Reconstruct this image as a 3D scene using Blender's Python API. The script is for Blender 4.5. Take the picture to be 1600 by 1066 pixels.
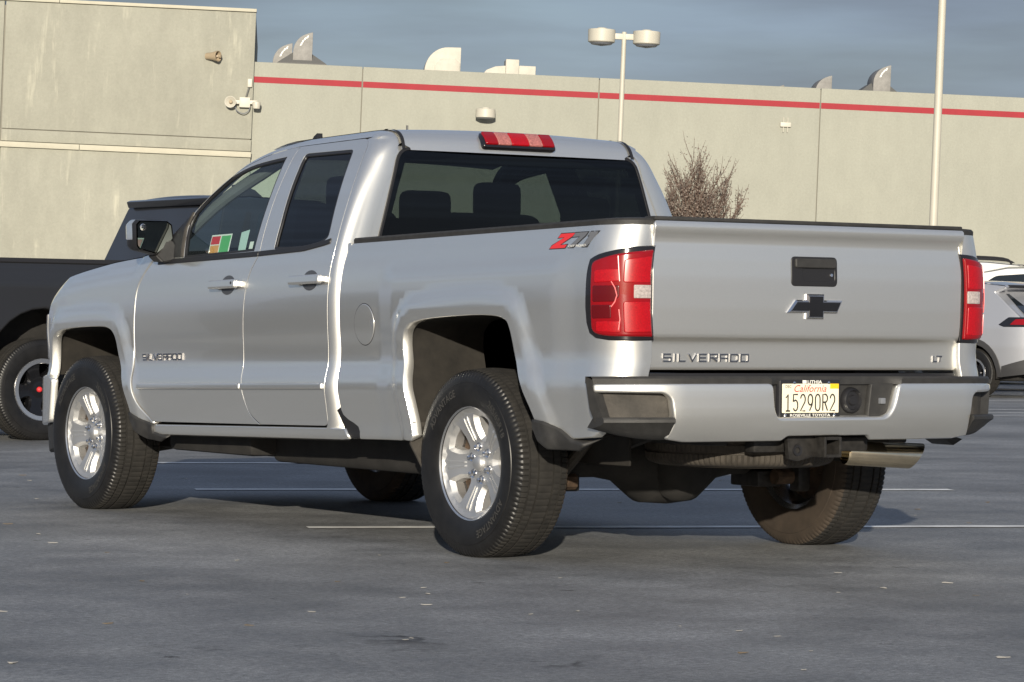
import bpy, bmesh, math, random
import numpy as np
from mathutils import Vector, Matrix
from mathutils.geometry import delaunay_2d_cdt
random.seed(7); RNG=np.random.default_rng(7)
scene=bpy.context.scene
for o in list(bpy.data.objects): bpy.data.objects.remove(o)
COL=scene.collection

# ---------------------------------------------------------------- camera
CAM=Vector((-7.9595,-10.8103,0.9712))
FW=Vector((0.553848,0.832603,-0.004977)); RT=Vector((0.832595,-0.553779,0.010703)); UP=Vector((-0.006155,0.010071,0.999930))
cd=bpy.data.cameras.new('camera'); cam=bpy.data.objects.new('camera',cd); COL.objects.link(cam)
cam.matrix_world=Matrix(((RT.x,UP.x,-FW.x,CAM.x),(RT.y,UP.y,-FW.y,CAM.y),(RT.z,UP.z,-FW.z,CAM.z),(0,0,0,1)))
cd.sensor_width=36; cd.lens=36*4799/1600; cd.clip_start=.1; cd.clip_end=3000
scene.camera=cam

# ---------------------------------------------------------------- world, sun, exposure
SUN_AZ=math.radians(34.5); SUN_EL=math.radians(12.5)      # light travels towards +x,+y
sl=bpy.data.lights.new('sun','SUN'); sl.energy=4.9; sl.angle=math.radians(.55); sl.color=(1,.91,.76)
so=bpy.data.objects.new('sun',sl); COL.objects.link(so)
LD=Vector((math.sin(SUN_AZ)*math.cos(SUN_EL),math.cos(SUN_AZ)*math.cos(SUN_EL),-math.sin(SUN_EL)))
so.rotation_euler=LD.to_track_quat('-Z','Y').to_euler(); so.location=(-20,-30,12)
w=bpy.data.worlds.new('World'); scene.world=w; w.use_nodes=True
nt=w.node_tree; nt.nodes.clear()
out=nt.nodes.new('ShaderNodeOutputWorld'); bg=nt.nodes.new('ShaderNodeBackground'); bg.inputs[1].default_value=.1
sky=nt.nodes.new('ShaderNodeTexSky'); sky.sky_type='NISHITA'; sky.sun_disc=False
sky.sun_elevation=SUN_EL; sky.sun_rotation=math.pi+SUN_AZ; sky.air_density=1.2; sky.dust_density=1.5; sky.ozone_density=2.5
tc=nt.nodes.new('ShaderNodeTexCoord'); mp=nt.nodes.new('ShaderNodeMapping'); mp.inputs['Scale'].default_value=(1.6,1.6,7.5)
nz=nt.nodes.new('ShaderNodeTexNoise'); nz.inputs['Scale'].default_value=1.7; nz.inputs['Detail'].default_value=6; nz.inputs['Roughness'].default_value=.55
rp=nt.nodes.new('ShaderNodeValToRGB'); rp.color_ramp.elements[0].position=.30; rp.color_ramp.elements[1].position=.72
rp.color_ramp.elements[0].color=(.68,.68,.68,1); rp.color_ramp.elements[1].color=(.95,.95,.95,1)
mx=nt.nodes.new('ShaderNodeMix'); mx.data_type='RGBA'; mx.inputs[7].default_value=(1.80,2.16,3.0,1)
L=nt.links.new
L(tc.outputs['Generated'],mp.inputs[0]); L(mp.outputs[0],nz.inputs[0]); L(nz.outputs[0],rp.inputs[0]); L(rp.outputs[0],mx.inputs[0])
n2=nt.nodes.new('ShaderNodeTexNoise'); n2.inputs['Scale'].default_value=2.6; n2.inputs['Detail'].default_value=7; mp2=nt.nodes.new('ShaderNodeMapping'); mp2.inputs['Scale'].default_value=(2.2,2.2,16); mp2.inputs['Location'].default_value=(3.1,1.7,.4)
r2=nt.nodes.new('ShaderNodeValToRGB'); r2.color_ramp.elements[0].position=.38; r2.color_ramp.elements[1].position=.64; r2.color_ramp.elements[0].color=(.83,.81,.80,1); r2.color_ramp.elements[1].color=(1.13,1.15,1.17,1)
m2=nt.nodes.new('ShaderNodeMix'); m2.data_type='RGBA'; m2.blend_type='MULTIPLY'; m2.inputs[0].default_value=1
L(tc.outputs['Generated'],mp2.inputs[0]); L(mp2.outputs[0],n2.inputs[0]); L(n2.outputs[0],r2.inputs[0]); L(mx.outputs[2],m2.inputs[6]); L(r2.outputs[0],m2.inputs[7])
L(sky.outputs[0],mx.inputs[6]); L(m2.outputs[2],bg.inputs[0]); L(bg.outputs[0],out.inputs[0])
scene.view_settings.view_transform='Standard'; scene.view_settings.look='None'; scene.view_settings.exposure=.3; scene.view_settings.gamma=1
scene.view_settings.use_curve_mapping=False

# ---------------------------------------------------------------- materials
MATS={}
def mat(name,base=(.5,.5,.5),rough=.5,metal=0,coat=0,coat_rough=.03,spec=.5,var=0,vscale=20,bump=0,bscale=60,stretch=None,emit=None,aniso=0,trans=0):
    if name in MATS: return MATS[name]
    m=bpy.data.materials.new(name); m.use_nodes=True; t=m.node_tree; b=t.nodes['Principled BSDF']
    b.inputs['Base Color'].default_value=(*base,1); b.inputs['Roughness'].default_value=rough; b.inputs['Metallic'].default_value=metal
    b.inputs['Coat Weight'].default_value=coat; b.inputs['Coat Roughness'].default_value=coat_rough; b.inputs['Specular IOR Level'].default_value=spec
    if trans: b.inputs['Transmission Weight'].default_value=trans
    if var or bump:
        tc=t.nodes.new('ShaderNodeTexCoord'); mp=t.nodes.new('ShaderNodeMapping'); t.links.new(tc.outputs['Object'],mp.inputs[0])
        if stretch: mp.inputs['Scale'].default_value=stretch
    if var:
        n=t.nodes.new('ShaderNodeTexNoise'); n.inputs['Scale'].default_value=vscale; n.inputs['Detail'].default_value=6; n.inputs['Roughness'].default_value=.6
        t.links.new(mp.outputs[0],n.inputs[0])
        r=t.nodes.new('ShaderNodeValToRGB'); r.color_ramp.elements[0].position=.3; r.color_ramp.elements[1].position=.7
        r.color_ramp.elements[0].color=(*[c*(1-var) for c in base],1); r.color_ramp.elements[1].color=(*[min(1,c*(1+var)) for c in base],1)
        t.links.new(n.outputs[0],r.inputs[0]); t.links.new(r.outputs[0],b.inputs['Base Color'])
    if bump:
        n2=t.nodes.new('ShaderNodeTexNoise'); n2.inputs['Scale'].default_value=bscale; n2.inputs['Detail'].default_value=4
        t.links.new(mp.outputs[0],n2.inputs[0])
        bp=t.nodes.new('ShaderNodeBump'); bp.inputs['Strength'].default_value=bump; bp.inputs['Distance'].default_value=.01
        t.links.new(n2.outputs[0],bp.inputs['Height']); t.links.new(bp.outputs[0],b.inputs['Normal'])
    if emit: b.inputs['Emission Color'].default_value=(*emit,1); b.inputs['Emission Strength'].default_value=1
    MATS[name]=m; return m
def glass(name,tint,refl=(1,1,1),ior=1.5):
    m=bpy.data.materials.new(name); m.use_nodes=True; t=m.node_tree; t.nodes.clear()
    o=t.nodes.new('ShaderNodeOutputMaterial'); tr=t.nodes.new('ShaderNodeBsdfTransparent'); g=t.nodes.new('ShaderNodeBsdfGlossy'); f=t.nodes.new('ShaderNodeFresnel'); x=t.nodes.new('ShaderNodeMixShader')
    tr.inputs[0].default_value=(*tint,1); g.inputs[0].default_value=(*refl,1); g.inputs['Roughness'].default_value=.01; f.inputs[0].default_value=ior
    ge=t.nodes.new('ShaderNodeNewGeometry'); ma=t.nodes.new('ShaderNodeMath'); ma.operation='MULTIPLY_ADD'; ma.inputs[1].default_value=1/ior-ior; ma.inputs[2].default_value=ior; t.links.new(ge.outputs['Backfacing'],ma.inputs[0]); t.links.new(ma.outputs[0],f.inputs[0])
    t.links.new(f.outputs[0],x.inputs[0]); t.links.new(tr.outputs[0],x.inputs[1]); t.links.new(g.outputs[0],x.inputs[2]); t.links.new(x.outputs[0],o.inputs[0])
    MATS[name]=m; return m
def paint(name,base,metal=.75,rough=.38,flake=.05,coat=1):
    m=mat(name,base,rough,metal,coat,.015,var=flake,vscale=900)
    t=m.node_tree; a=t.nodes['Principled BSDF']; b=t.nodes.new('ShaderNodeBsdfPrincipled')      # fine flake layer: tighter lobe mixed with the broad one
    for k in ('Metallic','Coat Weight','Coat Roughness'): b.inputs[k].default_value=a.inputs[k].default_value
    b.inputs['Metallic'].default_value=1; b.inputs['Roughness'].default_value=.17; l=a.inputs['Base Color'].links[0]; t.links.new(l.from_socket,b.inputs['Base Color'])
    x=t.nodes.new('ShaderNodeMixShader'); x.inputs[0].default_value=.55; o=[n for n in t.nodes if n.type=='OUTPUT_MATERIAL'][0]
    t.links.new(a.outputs[0],x.inputs[1]); t.links.new(b.outputs[0],x.inputs[2]); t.links.new(x.outputs[0],o.inputs[0])
    return m
M_SILVER=paint('silver_paint',(.91,.90,.855),.88,.54,.10)
M_TRIM=mat('black_trim',(.016,.016,.018),.42,spec=.4)
M_PLASTIC=mat('black_plastic',(.024,.0235,.023),.6,var=.25,vscale=25,bump=.15,bscale=400)
M_DUSTY=mat('dusty_plastic',(.045,.040,.034),.75,var=.5,vscale=9,bump=.2,bscale=90)
M_LINER=mat('arch_liner',(.016,.0138,.011),.85,var=.5,vscale=10)
M_DARK=mat('dark_underbody',(.014,.013,.012),.8,var=.5,vscale=8)
M_RUST=mat('rusty_steel',(.075,.048,.03),.7,.3,var=.6,vscale=22)
M_RUBBER=mat('tyre_rubber',(.010,.0098,.010),.42,var=.3,vscale=14,spec=.4)
M_TREAD=mat('dusty_tread',(.0135,.0122,.0105),.85,var=.45,vscale=18)
M_RIM=mat('machined_alloy',(.58,.58,.575),.45,.85,.1,.1)
M_RIMDARK=mat('alloy_barrel',(.30,.26,.21),.5,.6,var=.4,vscale=12)
M_CHROME=mat('chrome',(.85,.85,.86),.08,1)
M_BADGE=mat('chrome_badge',(.55,.55,.57),.15,1)
M_BLKCHROME=mat('black_emblem',(.012,.012,.014),.18,.3,1)
M_GLASS=glass('clear_tint_glass',(.74,.85,.83))
M_PRIV=glass('privacy_glass',(.045,.055,.06))
M_REARG=glass('rear_privacy_glass',(.10,.12,.117))
M_SHIELD=glass('windshield_glass',(.80,.90,.86))
M_INT=mat('interior_dark',(.02,.02,.021),.85)
M_INTG=mat('interior_grey',(.10,.10,.10),.8)
M_RED=mat('red_lens',(.22,.0004,.003),.15,0,.5,.02)
M_REDD=mat('dark_red_lens',(.09,.0004,.002),.2,0,.4,.02)
M_REDB=mat('bright_red_reflector',(.34,.0008,.005),.3,0,.4,.02,var=.25,vscale=160)
M_REVL=mat('clear_lens',(.38,.33,.315),.2,0,1,.02,var=.35,vscale=120)
M_CLR2=mat('pink_clear_lens',(.36,.13,.12),.25,0,.4,.02,var=.35,vscale=120)
M_HOUSE=mat('lamp_housing',(.008,.007,.008),.12,0,1,.02)
M_WHITE=mat('white_print',(.8,.79,.74),.5)
M_BLACKP=mat('black_print',(.015,.015,.018),.5)
M_REDP=mat('red_print',(.62,.03,.035),.45)
M_GREYP=mat('grey_print',(.16,.17,.19),.45)
M_YELP=mat('yellow_print',(.85,.52,.02),.5)
M_ORP=mat('orange_print',(.75,.33,.10),.5)
M_GRNP=mat('green_print',(.10,.42,.14),.5)
M_EXH=mat('exhaust_tip',(.82,.70,.50),.14,1,var=.15,vscale=8)
M_STEEL=mat('hitch_steel',(.03,.028,.026),.5,.4,var=.5,vscale=30)

# ---------------------------------------------------------------- mesh helpers
def empty(name,loc=(0,0,0),rotz=0,parent=None,matrix=None):
    o=bpy.data.objects.new(name,None); COL.objects.link(o); o.empty_display_size=.2
    if matrix is not None: o.matrix_world=matrix
    else: o.location=loc; o.rotation_euler=(0,0,rotz)
    if parent: o.parent=parent
    return o
def tag(o,label=None,cat=None,group=None,kind=None):
    if label: o['label']=label
    if cat: o['category']=cat
    if group: o['group']=group
    if kind: o['kind']=kind
    return o
def link(name,me,parent=None,loc=None,rot=None):
    o=bpy.data.objects.new(name,me); COL.objects.link(o)
    if parent: o.parent=parent
    if loc is not None: o.location=loc
    if rot is not None: o.rotation_euler=rot
    return o
def mesh(name,V,F,m,angle=35,normals=None,mi=None):
    me=bpy.data.meshes.new(name); me.from_pydata([tuple(map(float,v)) for v in V],[],[tuple(int(i) for i in f) for f in F])
    for x in (m if isinstance(m,(list,tuple)) else [m]): me.materials.append(x)
    if mi is not None: me.polygons.foreach_set('material_index',np.asarray(mi,dtype=np.int32))
    me.polygons.foreach_set('use_smooth',[True]*len(me.polygons)); me.update()
    if normals is not None: me.normals_split_custom_set_from_vertices([tuple(map(float,n)) for n in normals])
    elif angle is not None: me.set_sharp_from_angle(angle=math.radians(angle))
    return me
def obj(name,V,F,m,parent=None,angle=35,normals=None,mi=None,**k): return link(name,mesh(name,V,F,m,angle,normals,mi),parent,**k)
def bmobj(name,bm,m,parent=None,angle=35,**k):
    bmesh.ops.recalc_face_normals(bm,faces=bm.faces)
    me=bpy.data.meshes.new(name); bm.to_mesh(me); bm.free(); me.materials.append(m)
    me.polygons.foreach_set('use_smooth',[True]*len(me.polygons)); me.set_sharp_from_angle(angle=math.radians(angle))
    return link(name,me,parent,**k)
def addbox(bm,lo,hi,bev=0,seg=2,M=None):
    r=bmesh.ops.create_cube(bm,size=1); vs=r['verts']
    for v in vs: v.co=Vector([(lo[i]+hi[i])/2+v.co[i]*(hi[i]-lo[i]) for i in range(3)])
    if bev:
        es=list({e for v in vs for e in v.link_edges}); rr=bmesh.ops.bevel(bm,geom=es,offset=bev,segments=seg,profile=.6,affect='EDGES')
        vs=[v for v in {v for f in rr['faces'] for v in f.verts}|{v for v in vs if v.is_valid}]
    if M is not None:
        for v in vs: v.co=M@v.co
def box(name,lo,hi,m,parent=None,bev=.01,seg=2,**k):
    bm=bmesh.new(); addbox(bm,lo,hi,bev,seg); return bmobj(name,bm,m,parent,**k)
def tubeVF(path,rad,n=10,cap=True):
    path=[Vector(p) for p in path]; V=[];F=[]; N=len(path); rad=rad if isinstance(rad,(list,tuple)) else [rad]*N
    t0=(path[1]-path[0]).normalized(); a=Vector((0,0,1)) if abs(t0.z)<.9 else Vector((1,0,0)); x=t0.cross(a).normalized()
    for i in range(N):
        t=(path[min(i+1,N-1)]-path[max(i-1,0)]).normalized(); x=(x-t*x.dot(t)).normalized(); y=t.cross(x)
        for j in range(n):
            q=2*math.pi*j/n; V.append(path[i]+(x*math.cos(q)+y*math.sin(q))*rad[i])
    for i in range(N-1):
        for j in range(n): F.append((i*n+j,i*n+(j+1)%n,(i+1)*n+(j+1)%n,(i+1)*n+j))
    if cap: F.append(tuple(range(n-1,-1,-1))); F.append(tuple((N-1)*n+j for j in range(n)))
    return V,F
def tube(name,path,rad,m,parent=None,n=10,**k):
    V,F=tubeVF(path,rad,n); return obj(name,V,F,m,parent,**k)
def merge(*vf):
    V=[];F=[]
    for v,f in vf:
        o=len(V); V+=list(v); F+=[tuple(i+o for i in q) for q in f]
    return V,F
def latheVF(prof,n=64,axis='x',cx=(0,0,0),close=False):
    # prof: (a,r) a along axis
    V=[];F=[]; m=len(prof)
    for j in range(n):
        q=2*math.pi*j/n; c,s=math.cos(q),math.sin(q)
        for a,r in prof:
            p=(a,r*c,r*s) if axis=='x' else ((r*c,r*s,a) if axis=='z' else (r*c,a,r*s))
            V.append((p[0]+cx[0],p[1]+cx[1],p[2]+cx[2]))
    for j in range(n):
        k=(j+1)%n
        for i in range(m-1): F.append((j*m+i,k*m+i,k*m+i+1,j*m+i+1))
    return V,F
def lathe(name,prof,m,parent=None,n=64,axis='x',angle=30,**k):
    V,F=latheVF(prof,n,axis)
    bm=bmesh.new(); vs=[bm.verts.new(v) for v in V]
    for f in F:
        try: bm.faces.new([vs[i] for i in f])
        except ValueError: pass
    bmesh.ops.remove_doubles(bm,verts=bm.verts,dist=1e-6)
    return bmobj(name,bm,m,parent,angle,**k)
def prism(name,poly,d0,d1,m,parent=None,axes='yz',bev=0,**k):
    # extrude 2D polygon (in axes) along remaining axis from d0 to d1
    bm=bmesh.new(); ax={'x':0,'y':1,'z':2}; i,j=ax[axes[0]],ax[axes[1]]; l=3-i-j
    def P(q,d):
        p=[0,0,0]; p[i]=q[0]; p[j]=q[1]; p[l]=d; return p
    a=[bm.verts.new(P(q,d0)) for q in poly]; b=[bm.verts.new(P(q,d1)) for q in poly]; n=len(poly)
    bm.faces.new(a); bm.faces.new(b[::-1])
    for t in range(n): bm.faces.new((a[t],b[t],b[(t+1)%n],a[(t+1)%n]))
    bmesh.ops.recalc_face_normals(bm,faces=bm.faces)
    if bev: bmesh.ops.bevel(bm,geom=bm.edges[:],offset=bev,segments=2,profile=.6,affect='EDGES')
    return bmobj(name,bm,m,parent,**k)
def gridVF(P):
    P=np.asarray(P); a,b=P.shape[:2]; F=[(i*b+j,(i+1)*b+j,(i+1)*b+j+1,i*b+j+1) for i in range(a-1) for j in range(b-1)]
    return P.reshape(-1,3),F
def smooth(pts,n=6,closed=False):
    P=np.array(pts,float); N=len(P); o=[]
    for i in range(N if closed else N-1):
        g=lambda k:P[k%N] if closed else P[min(max(k,0),N-1)]
        p0,p1,p2,p3=g(i-1),g(i),g(i+1),g(i+2)
        for t in np.linspace(0,1,n,endpoint=False):
            o.append(.5*((2*p1)+(-p0+p2)*t+(2*p0-5*p1+4*p2-p3)*t*t+(-p0+3*p1-3*p2+p3)*t**3))
    if not closed: o.append(P[-1])
    return [tuple(q) for q in o]
def roundpoly(poly,r,n=4):
    P=[Vector(p) for p in poly]; o=[]; N=len(P)
    for i in range(N):
        a,b,c=P[i-1],P[i],P[(i+1)%N]; d1=(a-b); d2=(c-b); rr=min(r if not isinstance(r,(list,tuple)) else r[i],d1.length*.45,d2.length*.45)
        if rr<1e-5: o.append(tuple(b)); continue
        s=b+d1.normalized()*rr; e=b+d2.normalized()*rr
        for t in range(n+1):
            t/=n; o.append(tuple(s*(1-t)**2+b*2*t*(1-t)+e*t*t))
    return o
def dens(loop,step):
    o=[]; N=len(loop)
    for i in range(N):
        a=np.array(loop[i],float); b=np.array(loop[(i+1)%N],float); d=np.linalg.norm(b-a)
        if d<1e-6: continue
        k=max(1,int(math.ceil(d/step)))
        for t in range(k): o.append(a+(b-a)*t/k)
    return np.array(o)
def inset(loop,d):
    A=np.roll(loop,1,0); B=np.roll(loop,-1,0)
    area=.5*np.sum(loop[:,0]*B[:,1]-B[:,0]*loop[:,1]); s=1 if area>0 else -1
    e1=loop-A; e2=B-loop; e1/=np.linalg.norm(e1,axis=1)[:,None]+1e-12; e2/=np.linalg.norm(e2,axis=1)[:,None]+1e-12
    n1=np.stack([-e1[:,1],e1[:,0]],1); n2=np.stack([-e2[:,1],e2[:,0]],1); n=n1+n2; ln=np.linalg.norm(n,axis=1)[:,None]; n/=ln+1e-9
    c=np.clip((n*n1).sum(1),.5,1)[:,None]
    return loop+n*s*d/c
def inpoly(P,loop):
    x,y=P[:,0],P[:,1]; c=np.zeros(len(P),bool); a=loop; b=np.roll(loop,-1,0)
    for i in range(len(a)):
        if a[i,1]==b[i,1]: continue
        k=((a[i,1]>y)!=(b[i,1]>y))&(x<(b[i,0]-a[i,0])*(y-a[i,1])/(b[i,1]-a[i,1])+a[i,0]); c^=k
    return c
NTRI=[0]
def patchVF(outline,S,ref,holes=(),step=.04,bstep=None,roll=.004,drop=None,depth=.02,off=0,hroll=None,hdrop=None,hdepth=None,sgn=1):
    bstep=bstep or step; loops=[dens(outline,bstep)]+[dens(h,bstep) for h in holes]
    ins=[]
    for i,l in enumerate(loops):
        rr=roll if i==0 or hroll is None else hroll
        ins.append(inset(l,rr if i==0 else -rr))
    allp=np.concatenate(ins); edges=[];k=0
    for l in ins:
        n=len(l); edges+=[(k+i,k+(i+1)%n) for i in range(n)]; k+=n
    lo=allp.min(0); hi=allp.max(0)
    gx=np.arange(lo[0]+step/2,hi[0],step); gy=np.arange(lo[1]+step/2,hi[1],step)
    if len(gx) and len(gy):
        G=np.stack(np.meshgrid(gx,gy),-1).reshape(-1,2); G[:,0]+=(np.arange(len(G))//max(1,len(gx))%2)*step*.5
        ok=inpoly(G,ins[0])
        for h in ins[1:]: ok&=~inpoly(G,h)
        G=G[ok]
        if len(G):
            dm=np.full(len(G),9.)
            for i in range(0,len(allp),400): dm=np.minimum(dm,np.sqrt(((G[:,None]-allp[None,i:i+400])**2).sum(-1)).min(1))
            G=G[dm>step*.4]
    else: G=np.zeros((0,2))
    inp=np.concatenate([allp,G])
    vs,es,fs,ov,oe,of=delaunay_2d_cdt([Vector(p) for p in inp],edges,[],0,1e-7)
    P2=np.array([(v.x,v.y) for v in vs]); mp={}
    for i,l in enumerate(ov):
        for q in l: mp[q]=i
    T=np.array([f for f in fs if len(f)==3]); C=P2[T].mean(1); ok=inpoly(C,ins[0])
    for h in ins[1:]: ok&=~inpoly(C,h)
    T=T[ok]
    def SN(p):
        e=1e-3; b=S(p[:,0],p[:,1]); du=S(p[:,0]+e,p[:,1])-S(p[:,0]-e,p[:,1]); dv=S(p[:,0],p[:,1]+e)-S(p[:,0],p[:,1]-e)
        n=np.cross(du,dv); n/=np.linalg.norm(n,axis=1)[:,None]+1e-12
        return b,n
    B,Nn=SN(P2); sg=1 if np.sum(Nn@np.array(ref,float))>0 else -1; Nn=Nn*sg
    V=[B+Nn*off]; NR=[Nn]; F=[]
    for t in T: F.append(tuple(t) if sg>0 else tuple(t[::-1]))
    # make CCW consistent: CDT gives CCW in (u,v): normal = du x dv
    base=len(P2); k=0; NTRI[0]=len(F)
    for li,(l,il) in enumerate(zip(loops,ins)):
        n=len(l); idx=[mp[k+i] for i in range(n)]; k+=n
        b0,n0=SN(l); n0=n0*sg; bi=B[idx]
        rr=roll if li==0 or hroll is None else hroll
        dr=(drop if drop is not None else roll*.8) if li==0 or hroll is None else (hdrop if hdrop is not None else hroll*.8)
        dp=depth if li==0 or hdepth is None else hdepth
        sd=b0-bi; sd-=n0*(sd*n0).sum(1)[:,None]; sd/=np.linalg.norm(sd,axis=1)[:,None]+1e-12
        V.append(b0+n0*(off-dr)); q=n0*.6+sd; NR.append(q/np.linalg.norm(q,axis=1)[:,None])
        V.append(b0+n0*(off-dp)); NR.append(sd)
        r1=base; r2=base+n; base+=2*n
        for i in range(n):
            j=(i+1)%n
            F.append((idx[i],r1+i,r1+j,idx[j])); F.append((r1+i,r2+i,r2+j,r1+j))
    V=np.concatenate(V); NR=np.concatenate(NR)
    G=[]
    for f in F:
        g=np.cross(V[f[1]]-V[f[0]],V[f[2]]-V[f[0]])
        if len(f)==4: g=g+np.cross(V[f[2]]-V[f[0]],V[f[3]]-V[f[0]])
        G.append(f if g@NR[list(f)].sum(0)>=0 else f[::-1])
    F=G
    if sgn<0:
        V=V*np.array([-1,1,1]); NR=NR*np.array([-1,1,1]); F=[f[::-1] for f in F]
    return V,F,NR
def patch(name,outline,S,ref,m,parent=None,flat=False,angle=30,edge=None,**k):
    V,F,N=patchVF(outline,S,ref,**k)
    if edge: return obj(name,V,F,[m,edge],parent,normals=N,mi=[0 if i<NTRI[0] or (i-NTRI[0])%2==0 else 1 for i in range(len(F))])
    return obj(name,V,F,m,parent,normals=None if flat else N,angle=angle)
def sstep(t): t=np.clip(t,0,1); return t*t*(3-2*t)
_dg=None
def textVF(s,size=1,ext=0,align='LEFT',bold=0):
    c=bpy.data.curves.new('t','FONT'); c.body=s; c.size=size; c.extrude=0; c.offset=bold; c.align_x=align; c.resolution_u=3
    o=bpy.data.objects.new('t',c); COL.objects.link(o); bpy.context.view_layer.update()
    me=bpy.data.meshes.new_from_object(o.evaluated_get(bpy.context.evaluated_depsgraph_get()))
    V=np.array([v.co[:] for v in me.vertices]); F=[tuple(p.vertices) for p in me.polygons]
    bpy.data.objects.remove(o); bpy.data.curves.remove(c); bpy.data.meshes.remove(me)
    return V,F
def fittext(s,x0,x1,y0,y1,bold=0):
    V,F=textVF(s,bold=bold); lo=V.min(0); hi=V.max(0); V=V.copy()
    V[:,0]=x0+(V[:,0]-lo[0])/(hi[0]-lo[0])*(x1-x0); V[:,1]=y0+(V[:,1]-lo[1])/(hi[1]-lo[1])*(y1-y0)
    return V[:,:2],F
def strokes(word,x0,x1,y0,y1,t=.2,gap=.28,slant=0):
    # square block lettering made of strokes on a unit cell
    D={'S':[(0,1,1,1),(0,.5,1,.5),(0,0,1,0),(0,.5,0,1),(1,0,1,.5)],'I':[(.5,0,.5,1)],'L':[(0,0,0,1),(0,0,1,0)],'V':[(0,1,.5,0),(.5,0,1,1)],
       'E':[(0,0,0,1),(0,0,1,0),(0,.5,.9,.5),(0,1,1,1)],'R':[(0,0,0,1),(0,1,1,1),(1,1,1,.5),(0,.5,1,.5),(.4,.5,1,0)],'A':[(0,0,0,1),(1,0,1,1),(0,1,1,1),(0,.45,1,.45)],
       'D':[(0,0,0,1),(0,1,.85,1),(.85,1,1,.8),(1,.8,1,.2),(1,.2,.85,0),(0,0,.85,0)],'O':[(0,0,0,1),(1,0,1,1),(0,0,1,0),(0,1,1,1)],'T':[(0,1,1,1),(.5,0,.5,1)],
       'Z':[(0,1,1,1),(1,1,0,0),(0,0,1,0)],'7':[(0,1,1,1),(1,1,.35,0)],'1':[(.6,0,.6,1),(.25,1,.6,1)],'F':[(0,0,0,1),(0,1,1,1),(0,.5,.9,.5)]}
    W=[.25 if c=='I' else .85 if c=='L' else 1 for c in word]; tot=sum(W)+gap*(len(word)-1); sx=(x1-x0)/tot; out=[]; x=x0; th=t*(y1-y0)
    for c,wd in zip(word,W):
        for a,b,cc,d in D[c]:
            f=lambda u,v:(x+u*wd*sx*(1 if c!='I' else 1),y0+th/2+v*(y1-y0-th))
            p=np.array(f(a,b)); q=np.array(f(cc,d)); dr=q-p; l=np.linalg.norm(dr); dr/=l; nn=np.array([-dr[1],dr[0]])*th/2; p=p-dr*th/2; q=q+dr*th/2
            out.append([p+nn,p-nn,q-nn,q+nn])
        x+=(wd+gap)*sx
    if slant:
        out=[[np.array([u[0]+slant*(u[1]-y0),u[1]]) for u in q] for q in out]
    return out
def raised(quads,S,ref,h,off=0):
    # raise 2D quads above surface S as small bars
    V=[];F=[]
    for q in quads:
        q=np.array(q); c=q.mean(0); top=c+(q-c)*.8
        for pts,hh in ((q,0),(top,h)):
            e=1e-3; b=S(pts[:,0],pts[:,1]); du=S(pts[:,0]+e,pts[:,1])-b; dv=S(pts[:,0],pts[:,1]+e)-b; n=np.cross(du,dv); n/=np.linalg.norm(n,axis=1)[:,None]
            if (n@np.array(ref)).sum()<0: n=-n
            V+=list(b+n*(off+hh))
        k=len(V)-8
        F+=[(k+4,k+5,k+6,k+7)]+[(k+i,k+(i+1)%4,k+4+(i+1)%4,k+4+i) for i in range(4)]
    return V,F
# ================================================================ silver pickup
RK=.0225                                            # the body sits nose-down on its springs
def B(x,y,v): return np.stack([x,y,v-RK*(y-1.2)],-1)
_pz=np.array([.36,.40,.44,.47,.50,.60,.685,.72,.79,.85,.95,1.05,1.15,1.25,1.32,1.45,1.515,1.60,1.685,1.777,1.844,1.88])
_px=np.array([.90,.945,.975,.985,.985,.998,1.009,1.006,.990,.989,.996,1.0,.997,.984,.967,.925,.900,.863,.820,.766,.713,.675])
_vt=np.arange(.36,1.88,.002)
def hermite(x,xp,fp):
    m=np.gradient(fp,xp); i=np.clip(np.searchsorted(xp,x)-1,0,len(xp)-2); h=xp[i+1]-xp[i]; t=(x-xp[i])/h
    return (2*t**3-3*t**2+1)*fp[i]+(t**3-2*t**2+t)*h*m[i]+(-2*t**3+3*t**2)*fp[i+1]+(t**3-t**2)*h*m[i+1]
_xt=hermite(_vt,_pz,_px); _k=np.exp(-.5*(np.arange(-12,13)/5.)**2); _k/=_k.sum(); _xt=np.convolve(np.pad(_xt,12,'edge'),_k,'valid')
def xs(v): return np.interp(v,_vt,_xt)
ARCH_F=smooth([(3.06,.49),(3.133,.666),(3.225,.838),(3.252,.920),(3.285,.962),(3.34,.985),(3.43,.993),(3.676,.993),(3.883,.983),(3.975,.965),(4.02,.93),(4.045,.85),(4.055,.74)],4)
ARCH_R=smooth([(.385,.47),(.394,.52),(.435,.727),(.462,.842),(.458,.905),(.43,.942),(.379,.962),(.239,.976),(-.06,.983),(-.236,.979),(-.325,.963),(-.363,.928),(-.404,.803),(-.48,.678),(-.553,.546),(-.575,.47)],4)
def pdist(y,v,poly):
    P=np.stack([np.ravel(y),np.ravel(v)],1); a=np.array(poly[:-1]); b=np.array(poly[1:]); d=b-a; o=np.full(len(P),9.)
    for i in range(0,len(P),800):
        q=P[i:i+800,None]-a[None]; t=np.clip((q*d).sum(-1)/((d*d).sum(-1)+1e-9),0,1); o[i:i+800]=np.sqrt(((q-d*t[...,None])**2).sum(-1)).min(1)
    return o.reshape(np.shape(y))
def flare(y,v):
    y=np.asarray(y,float); v=np.asarray(v,float)
    f=.024*(1-sstep((pdist(y,v,ARCH_F)-.05)/.085))+.022*(1-sstep((pdist(y,v,ARCH_R)-.055)/.08))
    f=f+.013*sstep((1.235-v)/.09)*sstep((.72-y)/.15)*sstep((y+.80)/.16)
    return f
def nose(y): return .26*(np.clip(y-3.85,0,9)/.75)**2
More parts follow.
